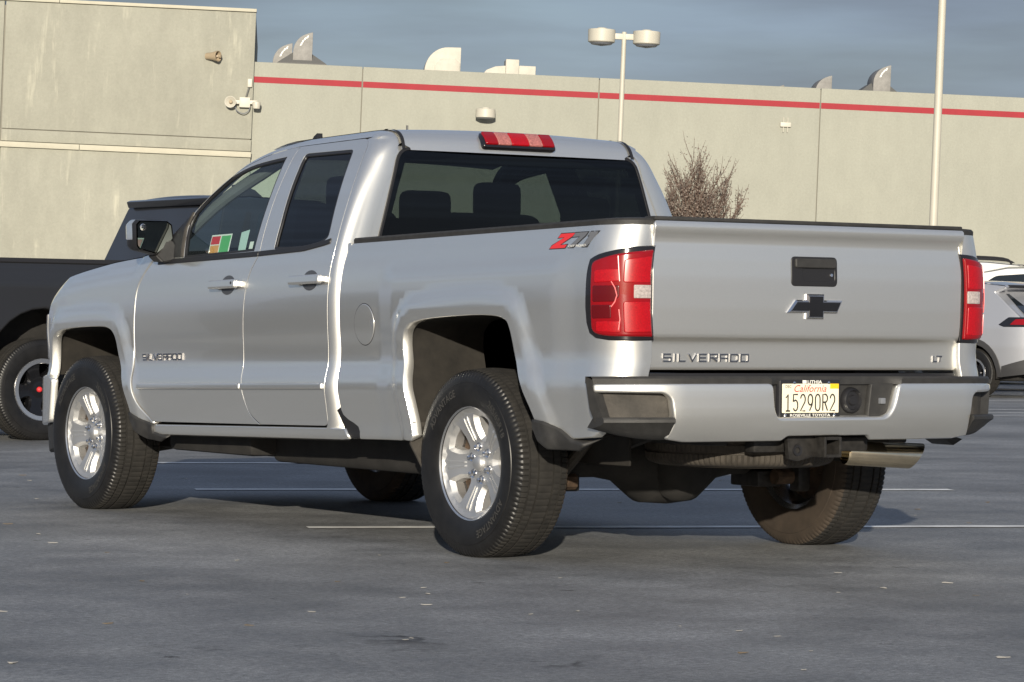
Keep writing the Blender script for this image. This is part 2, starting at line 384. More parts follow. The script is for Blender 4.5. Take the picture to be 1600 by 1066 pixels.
def ftop(y): return np.interp(y,[2.9,3.165,3.459,3.757,3.972,4.07,4.5],[1.36,1.345,1.328,1.298,1.270,1.235,1.12])
def S_side(y,v):                                     # doors, fender
    y=np.asarray(y,float); v=np.asarray(v,float)
    x=xs(v)+flare(y,v)-nose(y)
    k=np.clip((v-(ftop(y)-.13))/.13,0,1.2)*(y>2.95)*np.clip((y-2.95)/.2,0,1); x=x-.05*k**2.2
    return B(-x,y,v)
BS0,BRX,BRY=.87,.15,.181; BLA=.25
def S_bed(y,v):                                      # bed side wrapping round to the tailgate; u=-s beyond the corner
    y=np.asarray(y,float); v=np.asarray(v,float); s=-y
    th=np.clip((s-BS0)/BLA,0,1)*math.pi/2; X=xs(v)+flare(np.maximum(y,-BS0),v)
    yy=np.where(s<BS0,y,-BS0-BRY*np.sin(th)); x=X-BRX*(1-np.cos(th))-np.clip(s-BS0-BLA,0,1)
    yy=yy+.012*sstep((1.33-v)/.05)*0
    return B(-x,yy,v)
REAR_Y=-(BS0+BRY)
TRUCK=tag(empty('pickup_truck'),'silver four-door pickup truck with black bow-tie emblem and red tail lamps on its rear','pickup truck')
def bothsides(f):
    for s in (1,-1): f(s)
G=.0019
DOOR_F=[(3.005,1.25),(3.056,1.175),(3.073,1.074),(3.084,.958),(3.088,.833),(3.05,.69),(3.01,.61),(2.94,.545),(2.885,.512)]
SEAM=[(1.79,.509),(1.86,.545),(1.90,.585),(1.93,.658),(1.952,.785),(1.945,1.002),(1.914,1.191),(1.851,1.302),(1.848,1.33),(1.855,1.40),(1.872,1.60),(1.89,1.829)]
RSEAM=[(1.305,1.829),(1.255,1.818),(1.222,1.79),(1.195,1.72),(1.165,1.58),(1.150,1.45),(1.142,1.317),(1.150,1.195),(1.157,.988),(1.160,.78),(1.160,.545),(1.168,.518),(1.19,.509)]
A_TOP=smooth([(2.90,1.36),(2.80,1.44),(2.60,1.590),(2.44,1.697),(2.34,1.752),(2.20,1.793),(2.05,1.817),(1.89,1.829)],5)     # door top line
def dtop(y):
    a=np.array(A_TOP); i=np.argsort(a[:,0]); return np.interp(y,a[i,0],a[i,1])
fd=[(2.93,1.318)]+smooth(DOOR_F,3)+smooth(SEAM,3)+[p for p in A_TOP[::-1]][1:]
FGL=smooth([(2.61,1.318),(2.665,1.47),(2.648,1.545)],3)[:-1]+smooth([(2.648,1.545),(2.56,1.62),(2.43,1.705),(2.28,1.752),(2.12,1.771),(1.955,1.781)],3)+smooth([(1.955,1.781),(1.925,1.60),(1.912,1.45),(1.905,1.326)],2)
RGL=roundpoly([(1.785,1.785),(1.752,1.60),(1.725,1.45),(1.715,1.328),(1.60,1.322),(1.43,1.322),(1.29,1.338),(1.232,1.365),(1.235,1.40),(1.275,1.60),(1.325,1.776)],[.03,.01,.01,.01,.1,.1,.05,.03,.02,.1,.03],3)
rd=smooth([(p[0]-.0,p[1]) for p in SEAM],3)+smooth(RSEAM,3)[1:]
def shrink(poly,d): return [tuple(p) for p in inset(np.array(dens(poly,.03)),d)]
KW=dict(step=.035,bstep=.02,roll=.0024,depth=.025)
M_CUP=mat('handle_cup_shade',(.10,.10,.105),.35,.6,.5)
def cab_sides(s):
    left=s>0
    # fender
    fo=[(2.945,1.352)]+[(p[0]+.006,p[1]) for p in smooth([(2.94,1.318)]+DOOR_F,3)]+[(2.895,.500)]+[p for p in ARCH_F if p[1]>.5]+[(4.20,.745),(4.26,.83),(4.235,1.0),(4.20,1.07),(4.15,1.15),(4.07,1.222)]+smooth([(3.972,1.27),(3.757,1.298),(3.459,1.328),(3.165,1.345)],3)
    patch('front_fender',shrink(fo,G),S_side,(-1,0,0),M_SILVER,TRUCK,sgn=s,step=.035,bstep=.02,roll=.005,depth=.05)
    d=patch('front_door',shrink(fd,G),S_side,(-1,0,0),M_SILVER,TRUCK,sgn=s,holes=[FGL],edge=M_TRIM,**KW)
    patch('window_glass',shrink(FGL,-.012),S_side,(-1,0,0),M_GLASS,d,sgn=s,step=.05,off=-.010,depth=.004,roll=.001)
    r=patch('rear_door',shrink(rd,G),S_side,(-1,0,0),M_SILVER,TRUCK,sgn=s,holes=[RGL],edge=M_TRIM,**KW)
    patch('window_glass',shrink(RGL,-.012),S_side,(-1,0,0),M_PRIV,r,sgn=s,step=.05,off=-.010,depth=.004,roll=.001)
    # black rubber window surrounds
    for dd,g,y0,y1 in ((d,FGL,0,0),(r,RGL,0,0)):
        patch('window_seal',shrink(g,-.006),S_side,(-1,0,0),M_TRIM,dd,sgn=s,holes=[shrink(g,.012)],step=.03,bstep=.015,off=-.003,roll=.001,depth=.012)
    # belt mouldings
    bl=lambda y: np.interp(y,[1.15,1.25,1.43,1.85,2.4,2.9],[1.352,1.336,1.317,1.309,1.306,1.303])
    for dd,a,b in ((d,1.856,2.87),(r,1.20,1.846)):
        ys=np.linspace(a,b,16); pl=[(y,bl(y)+.013) for y in ys]+[(y,bl(y)-.011) for y in ys[::-1]]
        patch('belt_moulding',pl,S_side,(-1,0,0),M_TRIM,dd,sgn=s,step=.03,off=.006,roll=.003,depth=.012)
    # lower body-side mouldings
    for dd,a,b in ((d,1.945,3.015),(r,1.172,1.935)):
        o=patch('side_moulding',roundpoly([(a,.676),(b,.676),(b,.703),(a,.703)],.006),S_side,(-1,0,0),M_SILVER,dd,sgn=s,step=.03,off=.015,roll=.007,drop=.006,depth=.017)
    # handles
    for dd,a,b in ((d,1.972,2.236),(r,1.180,1.462)):
        c=(a+b)/2; 
        patch('handle_cup',[(c+.075*math.cos(t)*1,1.170+.050*math.sin(t)) for t in np.linspace(0,2*math.pi,28)[:-1]],S_side,(-1,0,0),M_CUP,dd,sgn=s,step=.02,off=.002,roll=.006,depth=.01)
        patch('door_handle',roundpoly([(a,1.151),(b,1.151),(b,1.190),(a,1.190)],.014,5),S_side,(-1,0,0),M_SILVER,dd,sgn=s,step=.02,bstep=.006,off=.045,roll=.009,drop=.008,depth=.026)
        for e in (a+.02,b-.02):
            patch('handle_mount',roundpoly([(e-.02,1.158),(e+.02,1.158),(e+.02,1.186),(e-.02,1.186)],.005),S_side,(-1,0,0),M_SILVER,dd,sgn=s,step=.02,off=.03,roll=.003,depth=.034)
    if left:
        e=1.995; patch('key_cylinder',[(e+.007*math.cos(t),1.173+.007*math.sin(t)) for t in np.linspace(0,2*math.pi,14)[:-1]],S_side,(-1,0,0),M_BLACKP,d,step=.01,off=.0465,roll=.001,depth=.004)
        f=lambda u,v:S_side(-u,v)
        V,F=raised(strokes('SILVERADO',-2.99,-2.57,.817,.852,t=.24,gap=.22),f,(-1,0,0),.006,.0005)
        obj('badge_lettering',V,F,M_BADGE,d,angle=10)
    # sail patch in front of the mirror
    patch('mirror_sail',roundpoly([(2.915,1.322),(2.64,1.322),(2.672,1.47),(2.655,1.545),(2.80,1.432)],.01),S_side,(-1,0,0),M_TRIM,d,sgn=s,step=.03,off=.004,roll=.003,depth=.01)
    patch('glass_run_channel',[(2.640,1.322),(2.616,1.322),(2.668,1.47),(2.652,1.545),(2.662,1.545),(2.690,1.47)],S_side,(-1,0,0),M_DUSTY,d,sgn=s,step=.03,off=.007,roll=.002,depth=.01)
    # rocker panel
    ro=[(2.885,.500),(2.885,.47),(2.93,.455),(2.90,.448),(1.05,.448),(.985,.452),(1.02,.50),(1.17,.502)]
    patch('rocker_panel',ro,S_side,(-1,0,0),M_SILVER,TRUCK,sgn=s,step=.03,roll=.006,depth=.05)
    patch('sill_flange',[(2.85,.446),(2.80,.425),(1.05,.425),(1.03,.446)],S_side,(-1,0,0),M_DUSTY,TRUCK,sgn=s,step=.05,off=-.03,roll=.003,depth=.05)
    # inner trim
    for dd,g,b in ((d,[(3.0,1.28),(3.0,.52),(1.95,.52),(1.95,1.30)],M_INT),(r,[(1.93,1.30),(1.93,.52),(1.20,.52),(1.20,1.33)],M_INT)):
        patch('door_card',g,S_side,(-1,0,0),b,dd,sgn=s,step=.1,off=-.075,roll=.01,depth=.03)
bothsides(cab_sides)
# cab corner, roof rails, rear header: contour levels above the belt
_w=np.array([.40,1.0,1.35,1.55,1.70,1.777,1.83,1.86,1.89,1.93,1.97])
_wz=np.array([.40,1.0,1.35,1.55,1.70,1.777,1.826,1.848,1.860,1.866,1.868]); _wx=np.array([0,0,0,0,0,.766,.730,.703,.672,.634,.594])
_wy=np.array([1.078,1.078,1.078,1.086,1.098,1.112,1.140,1.172,1.215,1.275,1.335])
def wz(v): return np.where(v<1.777,v,hermite(np.maximum(v,1.7),_w[4:],_wz[4:]))
def wx(v): return np.where(v<1.777,xs(v),hermite(np.maximum(v,1.777),_w[5:],_wx[5:]))
def wy(v): return hermite(np.clip(v,.41,1.969),_w,_wy)
CR=.125
def S_corner(u,v):                                   # u 0 at the door seam -> 1 on the back face
    u=np.asarray(u,float); v=np.asarray(v,float); th=np.clip(u,0,1)*math.pi/2
    y1=wy(v)+.082; r=CR-.024*sstep((v-1.66)/.10)*(1-sstep((v-1.785)/.03))
    # superellipse corner
    e=.8; x=wx(v)-r*(1-np.abs(np.cos(th))**e); y=y1-.082*np.abs(np.sin(th))**e
    x=x-np.clip(u-1,0,9); x=np.where(u<0,wx(v),x); y=np.where(u<0,y1-u*.18,y)
    return B(-x,y,wz(v))
def corner(s):
    # the strip behind the rear door follows the seam
    us=np.linspace(0,1.0,26); vs=np.concatenate([np.linspace(.452,1.70,40),np.linspace(1.72,1.93,22)])
    rs=np.array(sorted([(p[1],p[0]) for p in smooth(RSEAM,3)]))
    U,VV=np.meshgrid(us,vs)
    ys=np.interp(VV,rs[:,0],rs[:,1])-.004
    P=S_corner(U,VV)
    # stretch the first columns so they start at the seam
    y1=(wy(VV)+.082); sh=np.where(VV<1.829,ys-y1,0); P[...,1]+=sh*np.clip(1-U/.7,0,1); 
    P[...,2]=wz(VV)-RK*(P[...,1]-1.2)
    P[...,0]*=s
    V,F=gridVF(P); 
    if s<0: F=[f[::-1] for f in F]
    # flip so normals face out
    obj('cab_corner',V,[f[::-1] for f in F],M_SILVER,TRUCK,angle=60)
    # roof rail
    yy=np.concatenate([np.linspace(1.12,1.40,10),np.linspace(1.45,2.0,10),np.linspace(2.05,2.93,24)]); tt=np.linspace(1.8315,1.93,10)
    Y,T=np.meshgrid(yy,tt); sx=np.where(Y>1.9,xs(dtop(Y))-xs(1.829),0); sz=np.where(Y>1.9,dtop(Y)-1.829,0)
    Yr=np.maximum(Y,wy(T)+.079)
    X=wx(T)+sx; Z=wz(T)+sz
    P=B(-X*s,Yr,Z); V,F=gridVF(P)
    obj('roof_rail',V,F if s>0 else [f[::-1] for f in F],M_SILVER,TRUCK,angle=60)
    # A-pillar/roof ditch moulding: black strip running over the header down to the glass
    vv=np.concatenate([np.linspace(1.765,1.93,14)]); xx=np.array([.632,.650]); P=np.zeros((len(vv)+8,2,3))
    for i,v in enumerate(vv):
        for j,x in enumerate(xx): 
            x2=x-.012*(i/len(vv)); P[i,j]=B(np.array(-x2),wy(np.array(v))-.012,wz(np.array(v))+.004)
    for k,y in enumerate(np.linspace(1.32,2.15,8)):
        for j,x in enumerate(xx): P[len(vv)+k,j]=B(np.array(-(x-.012)),np.array(y),np.array(1.858))
    P[...,0]*=s; V,F=gridVF(P); obj('roof_ditch_moulding',V,F,M_TRIM,TRUCK)
bothsides(corner)
# roof + rear header (one skin between the ditches)
xx=np.linspace(-1,1,41); vv=np.linspace(1.765,1.97,22); rows=[]
for v in vv:
    xw=wx(np.array(max(v,1.766)))-CR+.02; xw=.60 if v>1.90 else min(float(xw),.66); 
    hx=.60+.045*float(sstep((v-1.772)/.025)); rows.append([B(np.array(t*hx),wy(np.array(v))-.014*(1-t*t)-.006,wz(np.array(v))+.016*(1-t*t)*sstep((v-1.77)/.16)) for t in xx])
for y in np.linspace(1.36,2.30,14): rows.append([B(np.array(t*.645),np.array(y),np.array(1.868-.35*max(0,y-2.02)**2+.016*(1-t*t))) for t in xx])
V,F=gridVF(rows); obj('roof_panel',V,[f[::-1] for f in F],M_SILVER,TRUCK,angle=60)
V=V.copy(); V[:,2]-=.05; V[:,0]*=.99; V[:,1]+=.012; obj('headliner',V,F,M_INTG,TRUCK,angle=60)
# windshield
rows=[]
for y in np.linspace(2.26,3.02,12):
    z=float(dtop(np.array(y)))+.03 if y<2.88 else 1.39-(y-2.88)*.55; hw=float(xs(np.array(z-.03)))-.095
    rows.append([B(np.array(t*hw),np.array(y+.10*(1-t*t)),np.array(z+.012*(1-t*t))) for t in np.linspace(-1,1,21)])
V,F=gridVF(rows); obj('windshield',V,[f[::-1] for f in F],M_SHIELD,TRUCK,angle=60)
# hood and nose
rows=[]
for y in np.concatenate([np.linspace(2.98,4.0,12),np.linspace(4.07,4.52,8)]):
    hw=float(S_side(np.array(y),ftop(np.array(y)))[0]); hw=-hw-.004; hw=max(hw,.3)
    rows.append([B(np.array(t*hw),np.array(y+.05*(1-t*t)*(y>4)),np.array(ftop(np.array(y))+.035*(1-t*t)+.012*sstep((abs(t)<.55)*1.))) for t in np.linspace(-1,1,31)])
V,F=gridVF(rows); obj('hood',V,[f[::-1] for f in F],M_SILVER,TRUCK,angle=50)
box('cowl',(-.88,2.88,1.20),(.88,3.06,1.275),M_TRIM,TRUCK)
M_HEADL=mat('headlamp_lens',(.45,.45,.44),.12,.3,1,.02)
def front(s):
    lp=roundpoly([(4.205,.835),(4.52,.835),(4.52,1.07),(4.22,1.075),(4.245,1.0)],.015)
    patch('headlamp',lp,S_side,(-1,0,0),M_HEADL,TRUCK,sgn=s,step=.04,off=.004,roll=.006,depth=.05)
    # painted bumper end
    bo=roundpoly([(4.075,.50),(4.03,.73),(4.10,.752),(4.30,.745),(4.45,.735),(4.45,.48)],[.02,.02,.02,.01,0,0])
    patch('front_bumper_end',bo,lambda y,v:B(-(1.022-nose(y)*1.0),y,v),(-1,0,0),M_SILVER,TRUCK,sgn=s,step=.03,roll=.008,depth=.04)
    patch('air_dam_end',[(4.09,.49),(4.10,.36),(4.45,.33),(4.45,.49)],lambda y,v:B(-(.99-nose(y)-.08*(.49-v)),y,v),(-1,0,0),M_PLASTIC,TRUCK,sgn=s,step=.05,roll=.006,depth=.03)
bothsides(front)
box('grille',(-.62,4.38,.78),(.62,4.56,1.10),M_BLKCHROME,TRUCK,bev=.03)
rows=[[B(np.array(t*.80),np.array(4.42+.17*(1-t*t)),np.array(v)) for t in np.linspace(-1,1,17)] for v in (.36,.48,.60,.74,.76)]
V,F=gridVF(rows); obj('front_bumper',V,F,M_SILVER,TRUCK)
# rear glass and back of the cab
def S_back(x,v): return B(np.asarray(x,float),wy(np.asarray(v,float))+.004,np.asarray(v,float))
rg=roundpoly([(-.792,1.30),(.792,1.30),(.705,1.60),(.655,1.770),(-.655,1.770),(-.705,1.60)],[.02,.02,.2,.06,.06,.2],5)
ba=[(-.88,.50),(.88,.50),(.88,1.25),(.83,1.45),(.74,1.70),(.665,1.783),(-.665,1.783),(-.74,1.70),(-.83,1.45),(-.88,1.25)]
bk=patch('cab_back_panel',ba,S_back,(0,-1,0),M_SILVER,TRUCK,step=.06,bstep=.03,holes=[rg],roll=.004,depth=.03)
gl=patch('rear_window',shrink(rg,-.004),lambda x,v:S_back(x,v)-np.array([0,.004,0]),(0,-1,0),M_REARG,TRUCK,step=.06,off=.001,roll=.002,depth=.004)
patch('window_seal',shrink(rg,-.008),S_back,(0,-1,0),M_TRIM,gl,holes=[shrink(rg,.006)],step=.03,off=.007,roll=.002,depth=.014)
patch('glass_frit_band',shrink(rg,.002),S_back,(0,-1,0),M_TRIM,gl,holes=[[tuple(p) for p in shrink([(-.74,1.36),(.74,1.36),(.665,1.60),(.62,1.725),(-.62,1.725),(-.665,1.60)],0)]],step=.04,off=-.006,roll=.001,depth=.006)
# third brake light
def S_hdr(x,v): return B(np.asarray(x,float),wy(np.asarray(v,float))-.02-.016*(1-(x/.65)**2),wz(np.asarray(v,float))+.012*sstep((np.asarray(v,float)-1.77)/.16))
ch=patch('high_brake_lamp',roundpoly([(-.222,1.786),(.188,1.786),(.179,1.868),(-.213,1.868)],.022,5),S_hdr,(0,-1,0),M_HOUSE,TRUCK,step=.02,off=.012,roll=.01,depth=.05)
for a,b,m in ((-.19,-.125,M_RED),(-.123,-.050,M_CLR2),(-.048,.048,M_REDB),(.050,.123,M_CLR2),(.125,.19,M_RED)):
    patch('lens',roundpoly([(a-.017,1.800),(b-.017,1.800),(b-.017,1.856),(a-.017,1.856)],.006),S_hdr,(0,-1,0),m,ch,step=.02,off=.022,roll=.004,depth=.014)
# roof antenna fins
bm=bmesh.new()
prism('roof_antenna',[(2.28,1.78),(2.12,1.80),(2.13,1.895),(2.16,1.882)],-.50,-.47,M_TRIM,TRUCK,axes='yz')
tube('mast_antenna',[(-.24,1.72,1.85),(-.24,1.72,1.925)],.005,M_TRIM,TRUCK,n=6); bm.free()

# ---- mirrors
def mirror(s):
    P=lambda x,z:(x*s,z)
    hexa=[(-1.105,1.468),(-.952,1.470),(-.925,1.452),(-.915,1.385),(-.945,1.350),(-1.005,1.306),(-1.105,1.328),(-1.118,1.345),(-1.122,1.45)]
    hexa=[(x-.022,z+.0) for x,z in hexa]; yg=2.78
    c=np.mean(hexa,0); V=[];F=[]; n=len(hexa)
    prof=[(yg,1.0),(yg+.02,1.06),(yg+.06,1.07),(yg+.10,1.0),(yg+.14,.82),(yg+.165,.45)]
    for y,sc in prof:
        for x,z in hexa: V.append(((c[0]+(x-c[0])*sc)*s,y,c[1]+(z-c[1])*sc))
    for i in range(len(prof)-1):
        for j in range(n): F.append((i*n+j,i*n+(j+1)%n,(i+1)*n+(j+1)%n,(i+1)*n+j))
    F.append(tuple(range((len(prof)-1)*n,len(prof)*n)))
    bm=bmesh.new(); vs=[bm.verts.new(v) for v in V]
    for f in F: bm.faces.new([vs[i] for i in f])
    m=bmobj('door_mirror',bm,M_TRIM,TRUCK,angle=50)
    cap=[(c[0]+(x-c[0])*1.085,c[1]+(z-c[1])*1.085) for x,z in hexa]
    # painted cap over the upper outer half
    V=[];F=[];sel=[5.6,6,7,8,9,10,11,11.4]; pts=[]
    def at(k): 
        a=np.array(hexa[int(k)%n]); b=np.array(hexa[(int(k)+1)%n]); return a+(b-a)*(k%1)
    sel=[7.3,8,9,9.5,10,10.6]
    for y,sc in [(yg+.03,1.075),(yg+.065,1.085),(yg+.105,1.015),(yg+.145,.84)]:
        for k in sel:
            p=at(k); V.append(((c[0]+(p[0]-c[0])*sc)*s,y,c[1]+(p[1]-c[1])*sc))
    q=len(sel); F=[(i*q+j,i*q+j+1,(i+1)*q+j+1,(i+1)*q+j) for i in range(3) for j in range(q-1)]
    obj('mirror_cap',V,F,M_SILVER,m,angle=50)
    V=[((c[0]+(x-c[0])*.93)*s,yg-.001,c[1]+(z-c[1])*.93) for x,z in hexa]; obj('mirror_glass',V,[tuple(range(n))],M_MIRROR,m)
    V,F=latheVF([(yg-.002,0.0001),(yg-.003,.012),(yg-.0015,.017)],16,'y',((-1.107)*s,0,1.437)); obj('spotter_mirror',V,F,M_CHROME,m)
    # arm to the door
    bm=bmesh.new(); pts=[(-1.03,2.79,1.30),(-.99,2.79,1.375),(-.945,2.76,1.375),(-.945,2.66,1.285),(-1.0,2.76,1.262)]
    a=[bm.verts.new((x*s,y,z)) for x,y,z in pts]; b=[bm.verts.new((x*s,y+.10,z)) for x,y,z in pts]
    bm.faces.new(a); bm.faces.new(b[::-1])
    for i in range(5): bm.faces.new((a[i],b[i],b[(i+1)%5],a[(i+1)%5]))
    bmesh.ops.bevel(bm,geom=bm.edges[:],offset=.008,segments=2,affect='EDGES')
    bmobj('mirror_arm',bm,M_PLASTIC,m)
M_MIRROR=mat('mirror_glass',(.25,.28,.27),.02,1)
bothsides(mirror)
# window papers
pp=lambda u,v:S_side(-np.asarray(u),v)
def paper(name,quad,m,off):
    return patch(name,quad,pp,(-1,0,0),m,TRUCK,step=.05,off=off,roll=.0005,depth=.001)
p=paper('window_paper',[(-2.40,1.328),(-2.195,1.328),(-2.21,1.428),(-2.415,1.428)],M_WHITE,-.018)
for q,m in (([(-2.392,1.335),(-2.305,1.335),(-2.312,1.375),(-2.397,1.375)],M_ORP),([(-2.400,1.38),(-2.315,1.38),(-2.32,1.42),(-2.405,1.42)],M_REDP),([(-2.295,1.335),(-2.205,1.335),(-2.215,1.42),(-2.308,1.42)],M_GRNP)):
    o=patch('printed_panel',q,pp,(-1,0,0),m,p,step=.05,off=-.0165,roll=.0005,depth=.001)
paper('window_note',[(-2.10,1.330),(-2.03,1.334),(-2.045,1.44),(-2.12,1.43)],M_NOTE:=mat('pale_note',(.5,.62,.58),.6),-.018)
paper('window_sticker',[(-2.0,1.345),(-1.965,1.345),(-1.968,1.38),(-2.003,1.38)],M_WHITE,-.018)

# ---- bed sides
def sb(x): return -(BS0+BLA+(float(0.85)-x))            # u for a given |x| on the rear face
def bed(s):
    rt=sb(.812)
    tp=1.331
    bo=smooth([(.985,tp),(1.018,1.316),(1.031,1.266),(1.040,1.226),(1.052,1.114),(1.056,.986),(1.056,.848),(1.060,.771),(1.044,.642),(1.020,.557),(.90,.506),(.893,.452)],3)
    bo=bo+[(.40,.452)]+[p for p in ARCH_R if p[1]>.475]+[(-.575,.478),(-.80,.478),(-.90,.485),(-.96,.52),(-.985,.60),(-1.0,.70),(rt,.705),(rt,tp)]
    b=patch('bed_side',shrink(bo,.001),S_bed,(-1,-.6,0),M_SILVER,TRUCK,sgn=s,step=.03,bstep=.018,roll=.006,depth=.05)
    # rolled top edge and black rail cap
    ys=np.concatenate([np.linspace(.985,-.85,24),np.linspace(-.87,sb(.815),14)]); top=S_bed(ys,np.full_like(ys,1.328))
    V=[];F=[]
    for i,P in enumerate(top):
        n=Vector((1,0,0)) if ys[i]>-.87 else Vector((math.cos(min(1,(-ys[i]-BS0)/BLA)*math.pi/2),math.sin(min(1,(-ys[i]-BS0)/BLA)*math.pi/2),0))
        for a,h in ((-.000,-.004),(-.001,.014),(.006,.022),(.05,.026),(.10,.024),(.105,-.02)):
            q=Vector(P)+n*a; V.append((q.x*s,q.y,q.z+h))
    F=[(i*6+j,i*6+j+1,(i+1)*6+j+1,(i+1)*6+j) for i in range(len(ys)-1) for j in range(5)]
    obj('bed_rail_cap',V,F if s<0 else [f[::-1] for f in F],M_PLASTIC,b,angle=40)
    # inner wall
    box('bed_inner_wall',(-.84 if s>0 else .80,-1.0,1.04),(-.80 if s>0 else .84,1.0,1.335),M_PLASTIC,b)
    # tail lamp
    u=lambda x: sb(x)
    lo=smooth([(-.868,1.0),(-.873,1.13),(-.885,1.190)],3)[:-1]+smooth([(-.885,1.190),(-.925,1.209),(-1.0,1.226),(-1.08,1.238),(sb(.8085),1.243)],3)+[(sb(.8085),.868),(-1.06,.866),(-.97,.869),(-.915,.878),(-.885,.898),(-.872,.94)]
    hs=patch('tail_lamp',lo,S_bed,(-1,-1,0),M_HOUSE,TRUCK,sgn=s,step=.02,bstep=.012,off=.006,roll=.006,depth=.05)
    li=roundpoly([(-.905,.90),(-.965,.886),(sb(.822),.882),(sb(.822),1.226),(-1.0,1.208),(-.905,1.178)],[.03,.03,.006,.006,.05,.02],4)
    ln=patch('lens',li,S_bed,(-1,-1,0),M_RED,hs,sgn=s,step=.02,bstep=.012,off=.020,roll=.010,depth=.02)
    # inner blocks of the lens
    c=-1.02
    for o,m,of in (([(-.925,1.095),(c,1.10),(c,1.15),(-.925,1.145)],M_REDB,.023),([(-.92,1.02),(-1.0,1.02),(c,1.04),(c,1.085),(-.92,1.085)],M_REDD,.0225),
                   ([(-.915,.955),(-.99,.955),(-.99,1.01),(-.915,1.01)],M_REDD,.0225),([(-.93,.905),(c,.90),(c,.945),(-.93,.945)],M_REDB,.023),
                   ([(c-.012,1.095),(sb(.832),1.095),(sb(.832),1.20),(c-.012,1.185)],M_REDB,.0235),([(c-.012,.90),(sb(.832),.90),(sb(.832),1.02),(c-.012,1.02)],M_REDB,.0235)):
        patch('reflector',roundpoly(o,.008),S_bed,(-1,-1,0),m,hs,sgn=s,step=.025,off=of,roll=.004,depth=.006)
    patch('reversing_lens',roundpoly([(sb(.900),1.034),(sb(.829),1.034),(sb(.829),1.086),(sb(.900),1.086)],.004),S_bed,(-1,-1,0),M_REVL,hs,sgn=s,step=.02,off=.025,roll=.003,depth=.01)
    for pth in ([(-1.005,1.20),(-1.012,1.15),(-1.018,1.10)],[(-.985,1.10),(-1.0,1.075),(-1.008,1.045),(-1.0,1.02),(-.985,1.0)],[(-1.015,.99),(-1.018,.95),(-1.01,.91)]):
        pp_=S_bed(np.array([q[0] for q in pth]),np.array([q[1] for q in pth])); 
        n=np.array([-.6,-.8,0]); pp_=pp_+n*.0235; pp_[:,0]*=s
        tube('light_guide',pp_,.0022,M_PINK,hs,n=5)
    # fuel door (left only)
    if s>0:
        c=(.834,.962); el=lambda a,b:[(c[0]+a*math.cos(t),c[1]+b*math.sin(t)) for t in np.linspace(0,2*math.pi,41)[:-1]]
        patch('fuel_door_gap',el(.0885,.094),S_bed,(-1,0,0),M_BLACKP,b,step=.03,off=.0008,roll=.001,depth=.002)
        fdoor=patch('fuel_door',el(.085,.0905),S_bed,(-1,0,0),M_SILVER,TRUCK,step=.03,bstep=.01,off=.0035,roll=.003,depth=.004)
        patch('finger_recess',[(c[0]-.068+.016*math.cos(t),c[1]+.004+.017*math.sin(t)) for t in np.linspace(0,2*math.pi,21)[:-1]],S_bed,(-1,0,0),M_GREYP,fdoor,step=.01,off=.0042,roll=.002,depth=.003)
        # decal
        f=lambda u,v:S_bed(-u,v)
        def decal(quads,m,off,n):
            V=[];F=[]
            for q in quads:
                q=np.array(q); P=f(q[:,0],q[:,1])+np.array([-off,0,0]); k=len(V); V+=list(P); F.append(tuple(range(k,k+len(q))))
            obj(n,V,F,m,b)
        def sk(pts,x,w): return [(x+p[0]*w+.9*(p[1])*.058,1.242+p[1]*.058) for p in pts]
        Z=[(0,.0),(1.02,0),(1.02,.22),(.55,.22),(1.02,.80),(1.02,1),(.08,1),(.08,.72),(.5,.74),(0,.2)]
        S7=[(.0,1),(1,1),(1,.78),(.62,.0),(.22,.0),(.58,.72),(.0,.72)]; S1=[(.3,1),(.8,1),(.8,0),(.42,0),(.42,.74),(.3,.74)]
        o=lambda pl:[tuple(q) for q in inset(np.array(pl),-.0035)]
        zz=sk(Z,.596,.105); s7=sk(S7,.706,.088); s1=sk(S1,.788,.085)
        decal([o(zz)],M_BLACKP,.0012,'decal_outline'); decal([o(s7)],M_BLACKP,.0014,'decal_outline'); decal([o(s1)],M_BLACKP,.0016,'decal_outline')
        decal([zz],M_REDP,.0020,'decal_letter'); decal([s7],M_DGREY,.0024,'decal_letter'); decal([s1],M_DGREY,.0028,'decal_letter')
        T2,F2=fittext('OFF ROAD',.728,.850,1.243,1.252); P=f(T2[:,0]+.0,T2[:,1])+np.array([-.0036,0,0]); obj('decal_lettering',P,F2,M_WHITE,b)
    # mud guards and inner wheel housings
    box('rear_wheel_housing_wall',(-.60 if s>0 else .585,-.62,.40),(-.585 if s>0 else .60,.52,1.06),M_LINER,b)
M_PINK=mat('pink_edge_light',(.95,.22,.22),.3)
M_DGREY=mat('decal_grey',(.13,.135,.15),.4)
bothsides(bed)
def liner(name,arch,s,x0,x1,y0,y1):
    a=[p for p in arch]; V=[];F=[]
    for q in a:
        c=((arch[0][0]+arch[-1][0])/2,.6); g=(q[0]+(q[0]-c[0])*.03,q[1]+.012)
        for x in np.linspace(x0,x1,6): V.append(B(np.array(-x*s),np.array(g[0]),np.array(g[1])))
    n=len(a); F=[(i*6+j,i*6+j+1,(i+1)*6+j+1,(i+1)*6+j) for i in range(n-1) for j in range(5)]
    k=len(V); base=[V[i*6+5] for i in range(n)]; V+=base; F.append(tuple(range(k,k+n)))
    obj(name,V,F,M_LINER,TRUCK,angle=40)
